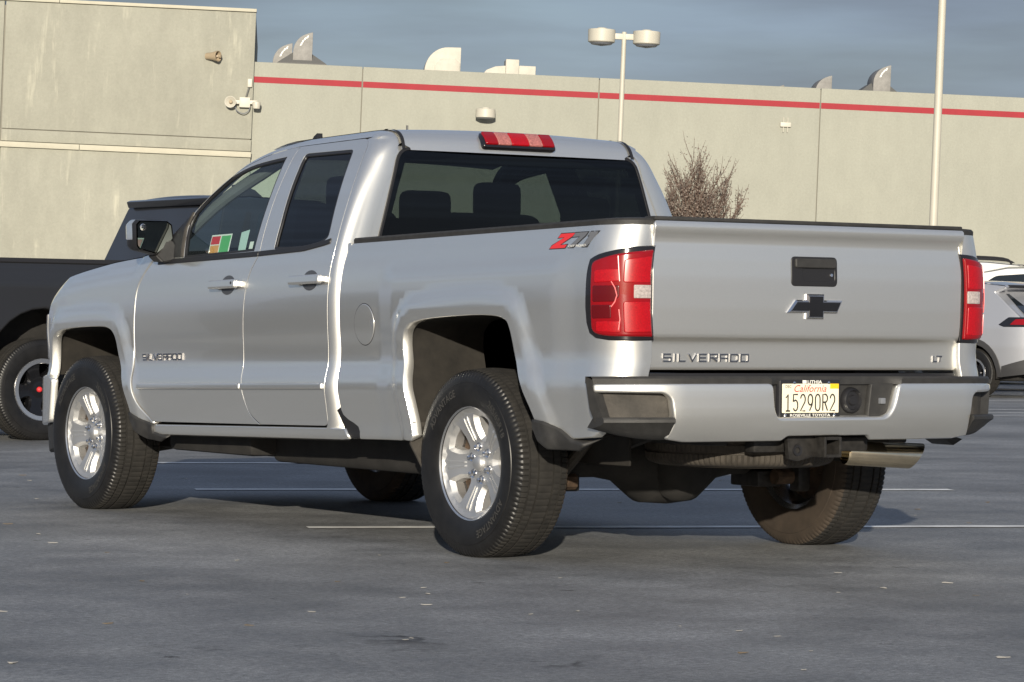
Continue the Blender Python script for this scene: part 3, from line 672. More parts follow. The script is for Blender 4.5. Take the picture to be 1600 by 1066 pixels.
for s in (1,-1):
    liner('wheel_arch_liner',ARCH_R,s,.985,.60,0,0); liner('wheel_arch_liner',ARCH_F,s,.985,.60,0,0)
    # mud guards: real plates behind / ahead of the wheels
    def plate(name,pts,th,m):
        bm=bmesh.new(); a=[bm.verts.new(tuple(B(np.array(-x*s),np.array(y),np.array(v)))) for x,y,v in pts]; f=bm.faces.new(a)
        r=bmesh.ops.extrude_face_region(bm,geom=[f]); 
        for v in r['geom']:
            if isinstance(v,bmesh.types.BMVert): v.co.y+=th
        bmobj(name,bm,m,TRUCK)
    patch('mud_guard',[(-.553,.556),(-.62,.548),(-.70,.520),(-.78,.474),(-.865,.460),(-.82,.436),(-.64,.440),(-.585,.47),(-.55,.52)],S_bed,(-1,0,0),M_PLASTIC,TRUCK,sgn=s,step=.03,off=.018,roll=.008,depth=.10)
    plate('mud_guard',[(1.012,.395,.535),(1.005,.420,.44),(.985,.345,.33),(.90,.36,.33),(.87,.41,.53)],.012,M_DUSTY)
    patch('mud_guard',[(3.085,.56),(2.98,.525),(2.885,.50),(2.88,.465),(2.74,.440),(2.83,.418),(2.96,.430),(3.04,.47),(3.08,.52)],S_side,(-1,0,0),M_PLASTIC,TRUCK,sgn=s,step=.03,off=.014,roll=.008,depth=.10)
    patch('cab_to_bed_seal',[(1.035,.60),(1.02,.555),(.905,.505),(.895,.455),(.985,.452),(1.035,.50),(1.09,.58)],S_side,(-1,0,0),M_TRIM,TRUCK,sgn=s,step=.05,off=-.012,roll=.002,depth=.02)
# bed floor, front wall
box('bed_floor',(-.59,-1.0,.80),(.59,1.02,.86),M_PLASTIC,TRUCK)
box('bed_front_wall',(-.97,1.0,.50),(.97,1.035,1.335),M_SILVER,TRUCK)

# ---- tailgate
_tv=np.array([.745,.760,.85,.862,.886,.895,1.0,1.12,1.20,1.265,1.275,1.300,1.310,1.325,1.338,1.345]); _ty=np.array([-1.018,-1.024,-1.028,-1.030,-1.048,-1.050,-1.054,-1.055,-1.052,-1.046,-1.047,-1.066,-1.070,-1.071,-1.066,-1.058])
_tt=np.arange(.745,1.345,.001); _yt=np.interp(_tt,_tv,_ty); _k2=np.exp(-.5*(np.arange(-9,10)/3.5)**2); _k2/=_k2.sum(); _yt=np.convolve(np.pad(_yt,9,'edge'),_k2,'valid')
def S_tg(x,v): x=np.asarray(x,float); return B(x,np.interp(v,_tt,_yt)-.010*(1-(x/.8)**2),np.asarray(v,float))
tg=patch('tailgate',roundpoly([(-.805,.752),(.805,.752),(.808,1.343),(-.808,1.343)],[.012]*4),S_tg,(0,-1,0),M_SILVER,TRUCK,step=.022,bstep=.02,roll=.0025,depth=.05)
box('tailgate_cap',(-.806,-1.06,1.394),(.806,-.99,1.410),M_PLASTIC,tg,bev=.006)
hb=patch('tailgate_handle_bezel',roundpoly([(-.121,1.093),(.121,1.093),(.121,1.214),(-.121,1.214)],.022,5),S_tg,(0,-1,0),M_TRIM,tg,step=.02,off=.004,roll=.005,depth=.02,holes=[roundpoly([(-.06,1.115),(.105,1.115),(.105,1.165),(-.06,1.165)],.012,4)])
patch('handle_pocket',[(-.07,1.105),(.11,1.105),(.11,1.17),(-.07,1.17)],S_tg,(0,-1,0),M_TRIM,tg,step=.03,off=.0008,roll=.001,depth=.001)
patch('tailgate_handle',roundpoly([(-.104,1.168),(.106,1.168),(.106,1.205),(-.104,1.205)],.008,4),S_tg,(0,-1,0),M_PLASTIC,tg,step=.02,off=.016,roll=.005,depth=.018)
patch('lock_cylinder',[(.088+.007*math.cos(t),1.140+.007*math.sin(t)) for t in np.linspace(0,2*math.pi,15)[:-1]],S_tg,(0,-1,0),M_CHROME,tg,step=.01,off=.006,roll=.001,depth=.006)
bt=[(-.145,.985),(-.100,1.038),(-.045,1.038),(-.045,1.062),(.047,1.062),(.047,1.038),(.145,1.038),(.118,.985),(.047,.985),(.047,.961),(-.045,.961),(-.045,.985)]
patch('bowtie_bezel',bt,S_tg,(0,-1,0),M_CHROME,tg,flat=True,step=.03,off=.014,roll=.006,drop=.007,depth=.015)
patch('bowtie_emblem',shrink(bt,.009),S_tg,(0,-1,0),M_BLKCHROME,tg,flat=True,step=.03,off=.016,roll=.002,depth=.006)
V,F=raised(strokes('SILVERADO',-.735,-.316,.784,.819,t=.21,gap=.42),S_tg,(0,-1,0),.006); obj('badge_lettering',V,F,M_BADGE,tg,angle=10)
V,F=raised(strokes('LT',.674,.722,.786,.815,t=.26,gap=.22),S_tg,(0,-1,0),.006); obj('trim_badge',V,F,M_BADGE,tg,angle=10)
# sill under the tailgate
box('rear_sill',(-.80,-1.03,.752),(.80,-.9,.790),M_TRIM,TRUCK,bev=.004); box('rear_sill_trim',(-.79,-1.05,.744),(.79,-.92,.756),M_SILVER,TRUCK,bev=.003)

# ---- rear bumper
def yb(x): x=np.abs(np.asarray(x,float)); return -1.215+.050*(x/.8)**2+np.where(x>.72,.165*((np.clip(x,0,1.06)-.72)/.34)**2.2,0)
def S_bu(x,v): v=np.asarray(v,float); return B(np.asarray(x,float),yb(x)+.055*np.clip((.60-v)/.14,0,1)**2+.004*np.clip((v-.66)/.04,0,1)**2,v)
bp=roundpoly([(-1.045,.700),(-1.045,.664),(-.815,.660),(-.788,.640),(-.772,.545),(-.79,.475),(-.70,.462),(-.235,.462),(-.215,.482),(.205,.482),(.22,.462),(.70,.462),(.79,.475),(.772,.545),(.788,.640),(.815,.660),(1.045,.664),(1.045,.700),(.345,.700),(.320,.610),(.285,.556),(-.285,.556),(-.305,.590),(-.315,.700)],[.012,.012,.03,.03,.03,.01,.02,.01,.01,.01,.01,.02,.01,.03,.03,.03,.012,.012,.022,.03,.03,.03,.03,.022],4)
BUM=patch('rear_bumper',bp,S_bu,(0,-1,0),M_SILVER,TRUCK,step=.03,bstep=.012,roll=.010,depth=.05)
# top step pad
xx=np.linspace(-1.04,1.04,53); rows=[]
for d,h in ((-.002,.694),(-.004,.718),(.006,.727),(.20,.727),(.21,.70)):
    rows.append([B(np.array(x),(np.array(-1.165+d*.3) if -.31<x<.335 else np.minimum(yb(np.array(x))+.012+d,-.92+0*x)) if d<.1 else np.array(max(-1.0,min(-.93,float(yb(np.array(x)))+d))),np.array(h)) for x in xx])
V,F=gridVF(rows); obj('bumper_step_pad',V,[f[::-1] for f in F],M_PLASTIC,BUM,angle=40)
# plate recess
def S_rec(x,v): return B(np.asarray(x,float),-1.150+0*np.asarray(x,float),np.asarray(v,float))
patch('plate_recess_panel',roundpoly([(-.33,.545),(.33,.545),(.36,.705),(-.33,.705)],.01),S_rec,(0,-1,0),M_PLASTIC,BUM,step=.05,roll=.003,depth=.03)
patch('recess_side_panel',roundpoly([(.195,.548),(.30,.575),(.335,.698),(.215,.698)],.01),S_rec,(0,-1,0),M_PLASTIC,BUM,step=.05,off=.028,roll=.004,depth=.03)
V,F=latheVF([(-.02,.0001),(-.02,.018),(-.012,.022),(-.012,.036),(-.024,.042),(-.012,.052),(0,.054)],32,'y',(.125,-1.150,.630+.0525)); obj('spare_access_cap',V,F,M_TRIM,BUM)
box('trailer_socket',(.252,-1.196,.668),(.276,-1.17,.692),M_GREYP,BUM,bev=.003)
# licence plate
PLX0,PLX1,PV0,PV1=-.262,.050,.561,.713
def S_pl(x,v): return B(np.asarray(x,float),-1.178+0*np.asarray(x,float),np.asarray(v,float))
pf=patch('licence_plate',roundpoly([(PLX0,PV0),(PLX1,PV0),(PLX1,PV1),(PLX0,PV1)],.01),S_pl,(0,-1,0),M_BLACKP,TRUCK,step=.05,roll=.003,depth=.03)
patch('plate_face',roundpoly([(-.251,.580),(.040,.580),(.040,.697),(-.251,.697)],.004),S_pl,(0,-1,0),M_PLATE:=mat('plate_cream',(.78,.73,.58),.45),pf,step=.05,off=.0025,roll=.001,depth=.003)
def txt(name,s,x0,x1,v0,v1,m,off,bold=0,parent=pf,italic=0):
    T,F=fittext(s,x0,x1,v0,v1,bold); P=S_pl(T[:,0]+italic*(T[:,1]-v0),T[:,1])+np.array([0,-off,0]); obj(name,P,F,m,parent)
def arcp(cx,cy,rx,ry,a0,a1,n=9): return [(cx+rx*math.cos(math.radians(a)),cy+ry*math.sin(math.radians(a))) for a in np.linspace(a0,a1,n)]
GLY={'1':[[(.12,.80),(.5,1),(.5,0)],[(.1,0),(.9,0)]],'5':[[(.92,1),(.14,1),(.1,.56)]+arcp(.5,.33,.42,.33,125,-150)],'2':[arcp(.5,.70,.42,.30,170,-35)+[(.06,0),(.96,0)]],'9':[arcp(.5,.68,.42,.32,0,360,17),[(.92,.66),(.80,.35),(.36,0)]],
 '0':[arcp(.5,.72,.42,.28,0,180)+arcp(.5,.28,.42,.28,180,360)+[(.92,.72)]],'R':[[(.08,0),(.08,1),(.5,1)]+arcp(.52,.76,.40,.24,90,-90)+[(.08,.52)],[(.45,.52),(.95,0)]]}
def ribbon(pts,w):
    P=np.array(pts); t=np.gradient(P,axis=0); t/=np.linalg.norm(t,axis=1)[:,None]+1e-9; n=np.stack([-t[:,1],t[:,0]],1)*w/2
    return np.concatenate([P+n,P-n]),[(i,i+1,len(P)+i+1,len(P)+i) for i in range(len(P)-1)]
for k,ch_ in enumerate('15290R2'):
    x0=-.238+k*.0383; V=[];F=[]
    for st in GLY[ch_]:
        st=[(x0+p[0]*.0285,.588+p[1]*.066) for p in st]; r_=ribbon(st,.0062); q=len(V); V+=list(r_[0]); F+=[tuple(i+q for i in f) for f in r_[1]]
    V=np.array(V); obj('plate_character',S_pl(V[:,0],V[:,1])+np.array([0,-.004-.0002*(k%2),0]),F,M_BLACKP,pf)
txt('state_name','California',-.196,-.028,.664,.692,M_REDP,.004,italic=.35)
txt('month_tab','DEC',-.237,-.207,.680,.692,M_BLACKP,.004)
patch('year_sticker',[(-.006,.677),(.038,.677),(.038,.697),(-.006,.697)],S_pl,(0,-1,0),M_YELP,pf,step=.05,off=.0045,roll=.0005,depth=.002)
txt('frame_lettering','LITHIA',-.125,-.050,.698,.711,M_WHITE,.005,bold=.02)
patch('frame_logo',[(-.150,.698),(-.130,.698),(-.130,.711),(-.150,.711)],S_pl,(0,-1,0),M_WHITE,pf,step=.05,off=.005,roll=.0005,depth=.001)
txt('frame_lettering','ROSEVILLE TOYOTA',-.213,-.006,.565,.576,M_WHITE,.005,bold=.01)
for x,v in ((-.235,.571),(.018,.571),(-.19,.700),(-.012,.700)):
    V,F=latheVF([(-.004,.0001),(-.003,.005),(0,.007)],12,'y',(x,-1.180,v+.0535)); obj('plate_screw',V,F,M_CHROME,pf)
# corner steps
def step(s):
    xo=lambda x:x*s
    # recessed back wall
    def S_p(x,v): return B(-np.asarray(x,float),yb(x)+.055,np.asarray(v,float))
    patch('corner_step_pocket',roundpoly([(.76,.535),(1.01,.535),(1.03,.668),(.76,.668)],.01),S_p,(0,-1,0),M_DUSTY,BUM,sgn=s,step=.04,roll=.003,depth=.02)
    ys=lambda x:yb(x)
    # ledge: thick curved tread
    xx=np.linspace(.778,1.055,14); V=[];F=[]
    for x in xx:
        t=(x-.778)/.277
        for d,v in ((.06,.566),(-.004,.566),(-.012,.558),(-.012,.546),(-.002,.540),(.03,.500+.03*t*t),(.06,.478+.045*t*t),(.10,.476+.05*t*t)): V.append(B(np.array(-(x-.035*t)*s),ys(np.array(x))-.05*t*t+d,np.array(v)))
    F=[(i*8+j,i*8+j+1,(i+1)*8+j+1,(i+1)*8+j) for i in range(13) for j in range(7)]; F.append(tuple(range(8))); F.append(tuple(13*8+j for j in range(8)))
    bm=bmesh.new(); vs=[bm.verts.new(v) for v in V]
    for f in F: bm.faces.new([vs[i] for i in f])
    bmobj('corner_step_tread',bm,M_PLASTIC,BUM,angle=40)
    # outer trim post closing the pocket
    bm=bmesh.new(); P=[(1.046,.715,.0),(1.048,.715,.035),(1.036,.60,.035),(1.018,.53,.035),(1.0,.53,.03),(1.010,.56,.012),(1.036,.66,.004)]
    for k in range(len(P)): pass
    a=[bm.verts.new(tuple(B(np.array(-x*s),yb(np.array(min(x,1.05)))+d,np.array(v)))) for x,v,d in P]; b=[bm.verts.new(tuple(B(np.array(-(x-.05)*s),yb(np.array(min(x,1.05)))+d+.005,np.array(v)))) for x,v,d in P]
    bm.faces.new(a); bm.faces.new(b[::-1]); n=len(P)
    for i in range(n): bm.faces.new((a[i],b[i],b[(i+1)%n],a[(i+1)%n]))
    bmobj('bumper_end_trim',bm,M_PLASTIC,BUM)
bothsides(step)
# ================================================================ wheels
HL=.392; TR=.4015
def tyre_mesh():
    half=[(.108,.232),(.118,.240),(.127,.256),(.1335,.285),(.1365,.315),(.1355,.340),(.1325,.342),(.131,.356),(.126,.372),(.119,.384),(.108,.3925)]
    tread=[(.098,.3945),(.082,.3965),(.081,.3885),(.073,.3885),(.072,.3975),(.042,.3995),(.041,.3905),(.033,.3905),(.032,.4005),(.004,.4015)]
    prof=[(-a,r) for a,r in half+tread]+[(a,r) for a,r in (half+tread)[::-1]]
    m=len(prof); n=420; V=np.zeros((n,m,3))
    for j in range(n):
        q=2*math.pi*j/n
        for i,(a,r) in enumerate(prof):
            k=abs(a); d=0
            if r>.36 and r not in (.3885,.3905):
                if k>.079: d=.006 if (j+(1 if a>0 else 0))%4==0 else 0
                elif k>.043 and k<.0725: d=.0045 if (j+2)%4==0 else 0
                elif k<.0325: d=.003 if (j%5)==3 else 0
            rr=r-d*(.5 if r<.38 else 1)
            V[j,i]=(a,rr*math.cos(q),rr*math.sin(q))
    V[...,2]=np.maximum(V[...,2],-HL+.001)
    V=V.reshape(-1,3); F=[];mi=[]
    for j in range(n):
        k=(j+1)%n
        for i in range(m-1):
            F.append((j*m+i,j*m+i+1,k*m+i+1,k*m+i)); mi.append(1 if 10<=i<m-11 else (2 if i>=m-11 else 0))
    return mesh('tyre',V,F,[M_RUBBER,M_TREAD,M_TREADIN],angle=38,mi=mi)
M_TREADIN=mat('dusty_inner_sidewall',(.036,.026,.018),.85,var=.3,vscale=10)
TYRE=tyre_mesh()
def tyre_text(word,a0,L):
    T,f=fittext(word,0,1,0,1,bold=.01); L=math.radians(L); a0=math.radians(a0)
    V=[(-.1345-.0022-.001*y,-(.290+.032*y)*math.cos(a0-(x-.5)*L),(.290+.032*y)*math.sin(a0-(x-.5)*L)) for x,y in T]
    return mesh('tyre_lettering',V,f,mat('tyre_letter',(.05,.048,.044),.5))
TYTXT=[tyre_text('ADVANTAGE',-50+360*0,46),tyre_text('ADVANTAGE',130,46),tyre_text('265/65R18',40,34)]
def rim_meshes():
    # face: polar patch with five openings
    xr=np.array([0,.045,.052,.085,.12,.16,.195,.215,.224,.232,.236]); xd=np.array([-.064,-.064,-.060,-.062,-.072,-.084,-.092,-.094,-.100,-.110,-.112])
    def S(u,v): r=np.hypot(u,v); return np.stack([np.interp(r,xr,xd),-np.asarray(u,float),np.asarray(v,float)],-1)
    holes=[]
    for k in range(5):
        a=math.radians(90+72*k-14)
        def P(r,da): return (r*math.cos(a+da),r*math.sin(a+da))
        holes.append(roundpoly([P(.110,-.09),P(.110,.09),P(.145,.23),P(.196,.255),P(.201,0),P(.196,-.255),P(.145,-.23)],.006,2))
    ol=[(.234*math.cos(t),.234*math.sin(t)) for t in np.linspace(0,2*math.pi,97)[:-1]]
    V,F,N=patchVF(ol,S,(-1,0,0),holes=holes,step=.014,bstep=.012,roll=.004,depth=.02,hroll=.014,hdrop=.021,hdepth=.065)
    face=mesh('rim_face',V,F,M_RIM,angle=22)
    # recessed slot in each spoke
    Vs=[];Fs=[]
    quads=[]
    for k in range(1):
        a=math.radians(90+72*k-14+36)
        def P(r,d): return (r*math.cos(a)-d*math.sin(a),r*math.sin(a)+d*math.cos(a))
        for sg in (-1,1):
            quads.append([P(.098,.004*sg),P(.205,.007*sg),P(.205,.019*sg),P(.098,.011*sg)])
    V2,F2=raised(quads,S,(-1,0,0),.004)
    ribs=mesh('spoke_rib',V2,F2,M_RIM,angle=10)
    barrel=latheVF([(-.112,.233),(-.117,.238),(-.119,.246),(-.113,.2475),(-.108,.236),(-.09,.222),(-.02,.205),(.09,.212),(.108,.236)],72)
    # back: brake disc + drum
    disc=latheVF([(-.012,.0),(-.012,.192),(.012,.192),(.012,.06),(.09,.05)],48)
    cap=latheVF([(-.088,.0001),(-.0875,.018),(-.082,.030),(-.076,.034),(-.058,.036)],32)
    nut=latheVF([(-.086,.0001),(-.085,.007),(-.081,.0105),(-.060,.0125)],6)
    nutb=latheVF([(-.062,.0125),(-.0645,.019),(-.0600,.0205)],18)
    mk=lambda n,vf,m,a=30:mesh(n,vf[0],vf[1],m,a)
    return face,ribs,mk('wheel',barrel,M_RIMW),mk('brake_disc',disc,M_RUST),mk('hub_cap',cap,M_RIM,50),mk('lug_nut',merge(nut,nutb),M_CHROME)
M_RIMW=mat('rim_lip',(.72,.72,.72),.22,.95,.2,.05)
RIM=rim_meshes()
def wheel(x,y,outward,parent=TRUCK,name='wheel',spin=0,brake=True):
    f,ribs,barrel,disc,cap,nut=RIM
    wl=link(name,barrel,parent,(x,y,HL),(0,0,0 if outward<0 else math.pi))
    link('tyre',TYRE,wl); [link('tyre_lettering',q,wl) for q in TYTXT]
    rf=link('rim_face',f,wl,rot=(spin,0,0)); [link('spoke_rib',ribs,wl,rot=(spin+math.radians(72*k),0,0)) for k in range(5)]; link('hub_cap',cap,wl)
    for k in range(6):
        a=spin+math.radians(60*k+20); link('lug_nut',nut,wl,(0,.0699*math.cos(a),.0699*math.sin(a)))
    if brake:
        link('brake_disc',disc,wl,(-.012,0,0))
        box('brake_caliper',(.0,.10,-.07),(.05,.175,.07),M_RUST,wl,bev=.012)
    return wl
wheel(-.8585,0,-1,spin=0); wheel(.8585,0,1,spin=.5); wheel(-.8725,3.645,-1,spin=.02); wheel(.8725,3.645,1,spin=.9)

# ================================================================ underbody
box('frame_rail',(-.52,-1.05,.50),(-.42,4.3,.64),M_DARK,TRUCK); box('frame_rail',(.42,-1.05,.50),(.52,4.3,.64),M_DARK,TRUCK)
box('floor_pan',(-.93,1.06,.50),(.93,3.0,.56),M_DARK,TRUCK); box('engine_cradle',(-.60,3.0,.31),(.60,4.3,.62),M_DARK,TRUCK,bev=.06)
box('firewall',(-.9,3.0,.5),(.9,3.08,1.25),M_DARK,TRUCK); box('fuel_tank',(-.70,.62,.30),(-.15,2.2,.56),M_DARK,TRUCK,bev=.05,seg=4)
box('transmission',(-.25,2.1,.28),(.28,3.2,.6),M_DARK,TRUCK,bev=.08,seg=4); box('crossmember',(-.45,2.25,.33),(.45,2.40,.42),M_DARK,TRUCK,bev=.02)
box('running_gear_cover',(-.84,2.15,.33),(-.45,3.0,.47),M_DARK,TRUCK,bev=.03); box('bed_underside',(-.57,-.95,.62),(.57,1.0,.78),M_DARK,TRUCK)
# rear axle with pumpkin
ax=latheVF([(-.80,.045),(-.78,.05),(-.34,.052),(-.24,.07),(-.16,.125),(-.10,.165),(0.05,.175),(.16,.165),(.22,.125),(.30,.07),(.40,.052),(.78,.05),(.80,.045)],28)
obj('rear_axle',[(v[0],v[1],v[2]+.375) for v in ax[0]],ax[1],M_DARK,TRUCK)
dc=latheVF([(-.235,.0001),(-.232,.07),(-.205,.115),(-.165,.142),(-.12,.150)],20,'y',(.03,0,.365)); obj('differential_cover',*dc,M_DARK,TRUCK)
tube('drive_shaft',[(.03,.1,.40),(.03,2.2,.46)],.05,M_DARK,TRUCK)
for s in (1,-1):
    V=[];F=[]
    pth=[(-.55*s,.75,.56),(-.55*s,.4,.47),(-.55*s,0,.435),(-.55*s,-.4,.47),(-.55*s,-.80,.57)]
    tube('leaf_spring',smooth(pth,5),.035,M_DARK,TRUCK,n=6)
    tube('shock_absorber',[(-.60*s,-.12,.30),(-.56*s,.22*s*0-.05,.62)],[.032,.032],M_STEEL,TRUCK); 
    tube('shock_mount',[(-.66*s,-.14,.315),(-.54*s,-.14,.315)],.035,M_RUST,TRUCK)
    box('spring_plate',(-.62*s if s>0 else -.62*s-.0,-.10,.27),(-.48*s,.10,.34),M_STEEL,TRUCK,bev=.01) if s>0 else box('spring_plate',(.48,-.10,.27),(.62,.10,.34),M_STEEL,TRUCK,bev=.01)
    box('axle_bracket',(-.70,-.20,.245),(-.63,-.13,.36),M_DUSTY,TRUCK,bev=.015) if s>0 else box('axle_bracket',(.63,-.20,.25),(.70,-.13,.36),M_STEEL,TRUCK,bev=.015)
    tube('lower_control_arm',[(-.40*s,3.60,.36),(-.78*s,3.66,.30)],.04,M_DARK,TRUCK)
tube('shock_absorber',[(-.70,-.165,.27),(-.62,-.36,.50)],.026,M_DUSTY,TRUCK)
# spare wheel slung flat under the bed
sp=link('spare_tyre',TYRE2:=TYRE.copy(),TRUCK,(-.03,-.62,.535),(0,math.radians(-90),.3))
for i in range(3): pass
TYRE2.materials.clear(); [TYRE2.materials.append(M_SPARE:=mat('spare_rubber',(.045,.038,.03),.85,var=.3,vscale=14)) for i in range(3)]
V=np.array([v.co[:] for v in TYRE2.vertices]); a=np.hypot(V[:,1],V[:,2]); TYRE2.vertices.foreach_set('co',V.astype(np.float32).ravel())
lathe('spare_rim',[(-.02,.02),(-.03,.12),(-.07,.20),(-.07,.235)],M_STEEL,TRUCK,n=32,axis='z',loc=(-.03,-.62,.53))
# hitch
bm=bmesh.new(); addbox(bm,(-.30,-1.06,.47),(.30,-1.0,.53),.012)
bmobj('hitch_crossbar',bm,M_STEEL,TRUCK)
HX,HZ=-.035,.488
def tubesq(name,x0,x1,z0,z1,y0,y1,t,m):
    bm=bmesh.new(); addbox(bm,(x0,y0,z0),(x0+t,y1,z1),.003); addbox(bm,(x1-t,y0,z0),(x1,y1,z1),.003); addbox(bm,(x0+t,y0,z0),(x1-t,y1,z0+t),.0); addbox(bm,(x0+t,y0,z1-t),(x1-t,y1,z1),.0)
    return bmobj(name,bm,m,TRUCK)
tubesq('hitch_receiver',-.035,.055,.452,.535,-1.185,-1.0,.012,M_STEEL)
prism('hitch_plate',[(-.175,.535),(-.03,.535),(-.03,.455),(-.12,.435),(-.165,.445)],-1.12,-1.095,M_STEEL,TRUCK,axes='xz',bev=.004)
V,F=latheVF([(0,.012),(-.006,.013),(-.007,.022),(0,.024)],20,'y',(-.125,-1.12,.480)); obj('chain_hole_ring',V,F,M_TRIM,TRUCK)
# exhaust
tube('exhaust_pipe',smooth([(.40,.8,.50),(.55,.35,.58),(.60,-.2,.60),(.58,-.55,.52),(.50,-.80,.475)],5),.038,M_DARK,TRUCK)
a=Vector((.36,-.838,.454)); b=Vector((.675,-.925,.437)); d=(b-a).normalized(); n=24; V=[];F=[]
x=d.cross(Vector((0,0,1))).normalized(); y=x.cross(d)
for k,(t,r) in enumerate(((0,.050),(.04,.054),(1,.055),(1,.050),(.5,.050))):
    for j in range(n):
        q=2*math.pi*j/n; off=x*math.cos(q)*r+y*math.sin(q)*r; p=a+(b-a)*t+off
        if t==1: p=p+d*(math.sin(q)*.032)
        V.append(p)
F=[(k*n+j,k*n+(j+1)%n,(k+1)*n+(j+1)%n,(k+1)*n+j) for k in range(4) for j in range(n)]
obj('exhaust_tip',V,F,M_EXH,TRUCK,angle=50)

# ================================================================ interior
def seat(x,y,w,name='seat',head=True,bh=.62):
    bm=bmesh.new(); addbox(bm,(x-w/2,y-.10,.86),(x+w/2,y+.42,1.02),.05,3)
    M=Matrix.Translation((x,y-.08,1.0))@Matrix.Rotation(math.radians(14),4,'X')
    addbox(bm,(-w/2,-.07,-.04),(w/2,.06,bh-.08),.05,3,M)
    s=bmobj(name,bm,M_INT,TRUCK,angle=50)
    return s
def head(par,x,y,z,w=.25):
    bm=bmesh.new(); addbox(bm,(x-w/2,y-.06,z),(x+w/2,y+.05,z+.19),.05,3); bmobj('headrest',bm,M_INT,par,angle=50)
    for e in (-.05,.05): tube('headrest_post',[(x+e,y,z-.08),(x+e,y,z+.05)],.006,M_STEEL,par,n=6)
for x in (-.42,.42):
    s=seat(x,2.18,.52); head(s,x,1.94,1.49)
s=seat(0,1.42,1.4,'rear_bench',bh=.55)
for x in (-.45,.45): head(s,x,1.22,1.40)
box('dashboard',(-.86,2.78,.95),(.86,3.0,1.25),M_INT,TRUCK,bev=.06,seg=4); box('centre_console',(-.14,2.0,.6),(.14,2.9,1.0),M_INT,TRUCK,bev=.04)
V=[];F=[]; 
for i in range(32):
    q=2*math.pi*i/32
    for j in range(8):
        p=2*math.pi*j/8; r=.185+.016*math.cos(p); V.append((-.42+r*math.cos(q),2.66+.35*r*math.sin(q)*-1+.016*math.sin(p),1.20+.94*r*math.sin(q)))
F=[(i*8+j,((i+1)%32)*8+j,((i+1)%32)*8+(j+1)%8,i*8+(j+1)%8) for i in range(32) for j in range(8)]
obj('steering_wheel',V,F,M_INT,TRUCK); tube('steering_column',[(-.42,2.65,1.2),(-.42,2.9,1.08)],.05,M_INT,TRUCK)
box('rear_view_mirror',(-.12,2.50,1.60),(.12,2.53,1.67),M_INT,TRUCK,bev=.01)
for s in (1,-1):
    tube('pillar_trim',smooth([(-.90*s,2.93,1.30),(-.80*s,2.60,1.54),(-.70*s,2.30,1.70),(-.64*s,2.05,1.79),(-.62*s,1.5,1.80)],4),.03,M_INTG,TRUCK)
    tube('pillar_trim',[(-.91*s,1.88,1.30),(-.72*s,1.90,1.76)],.035,M_INT,TRUCK)
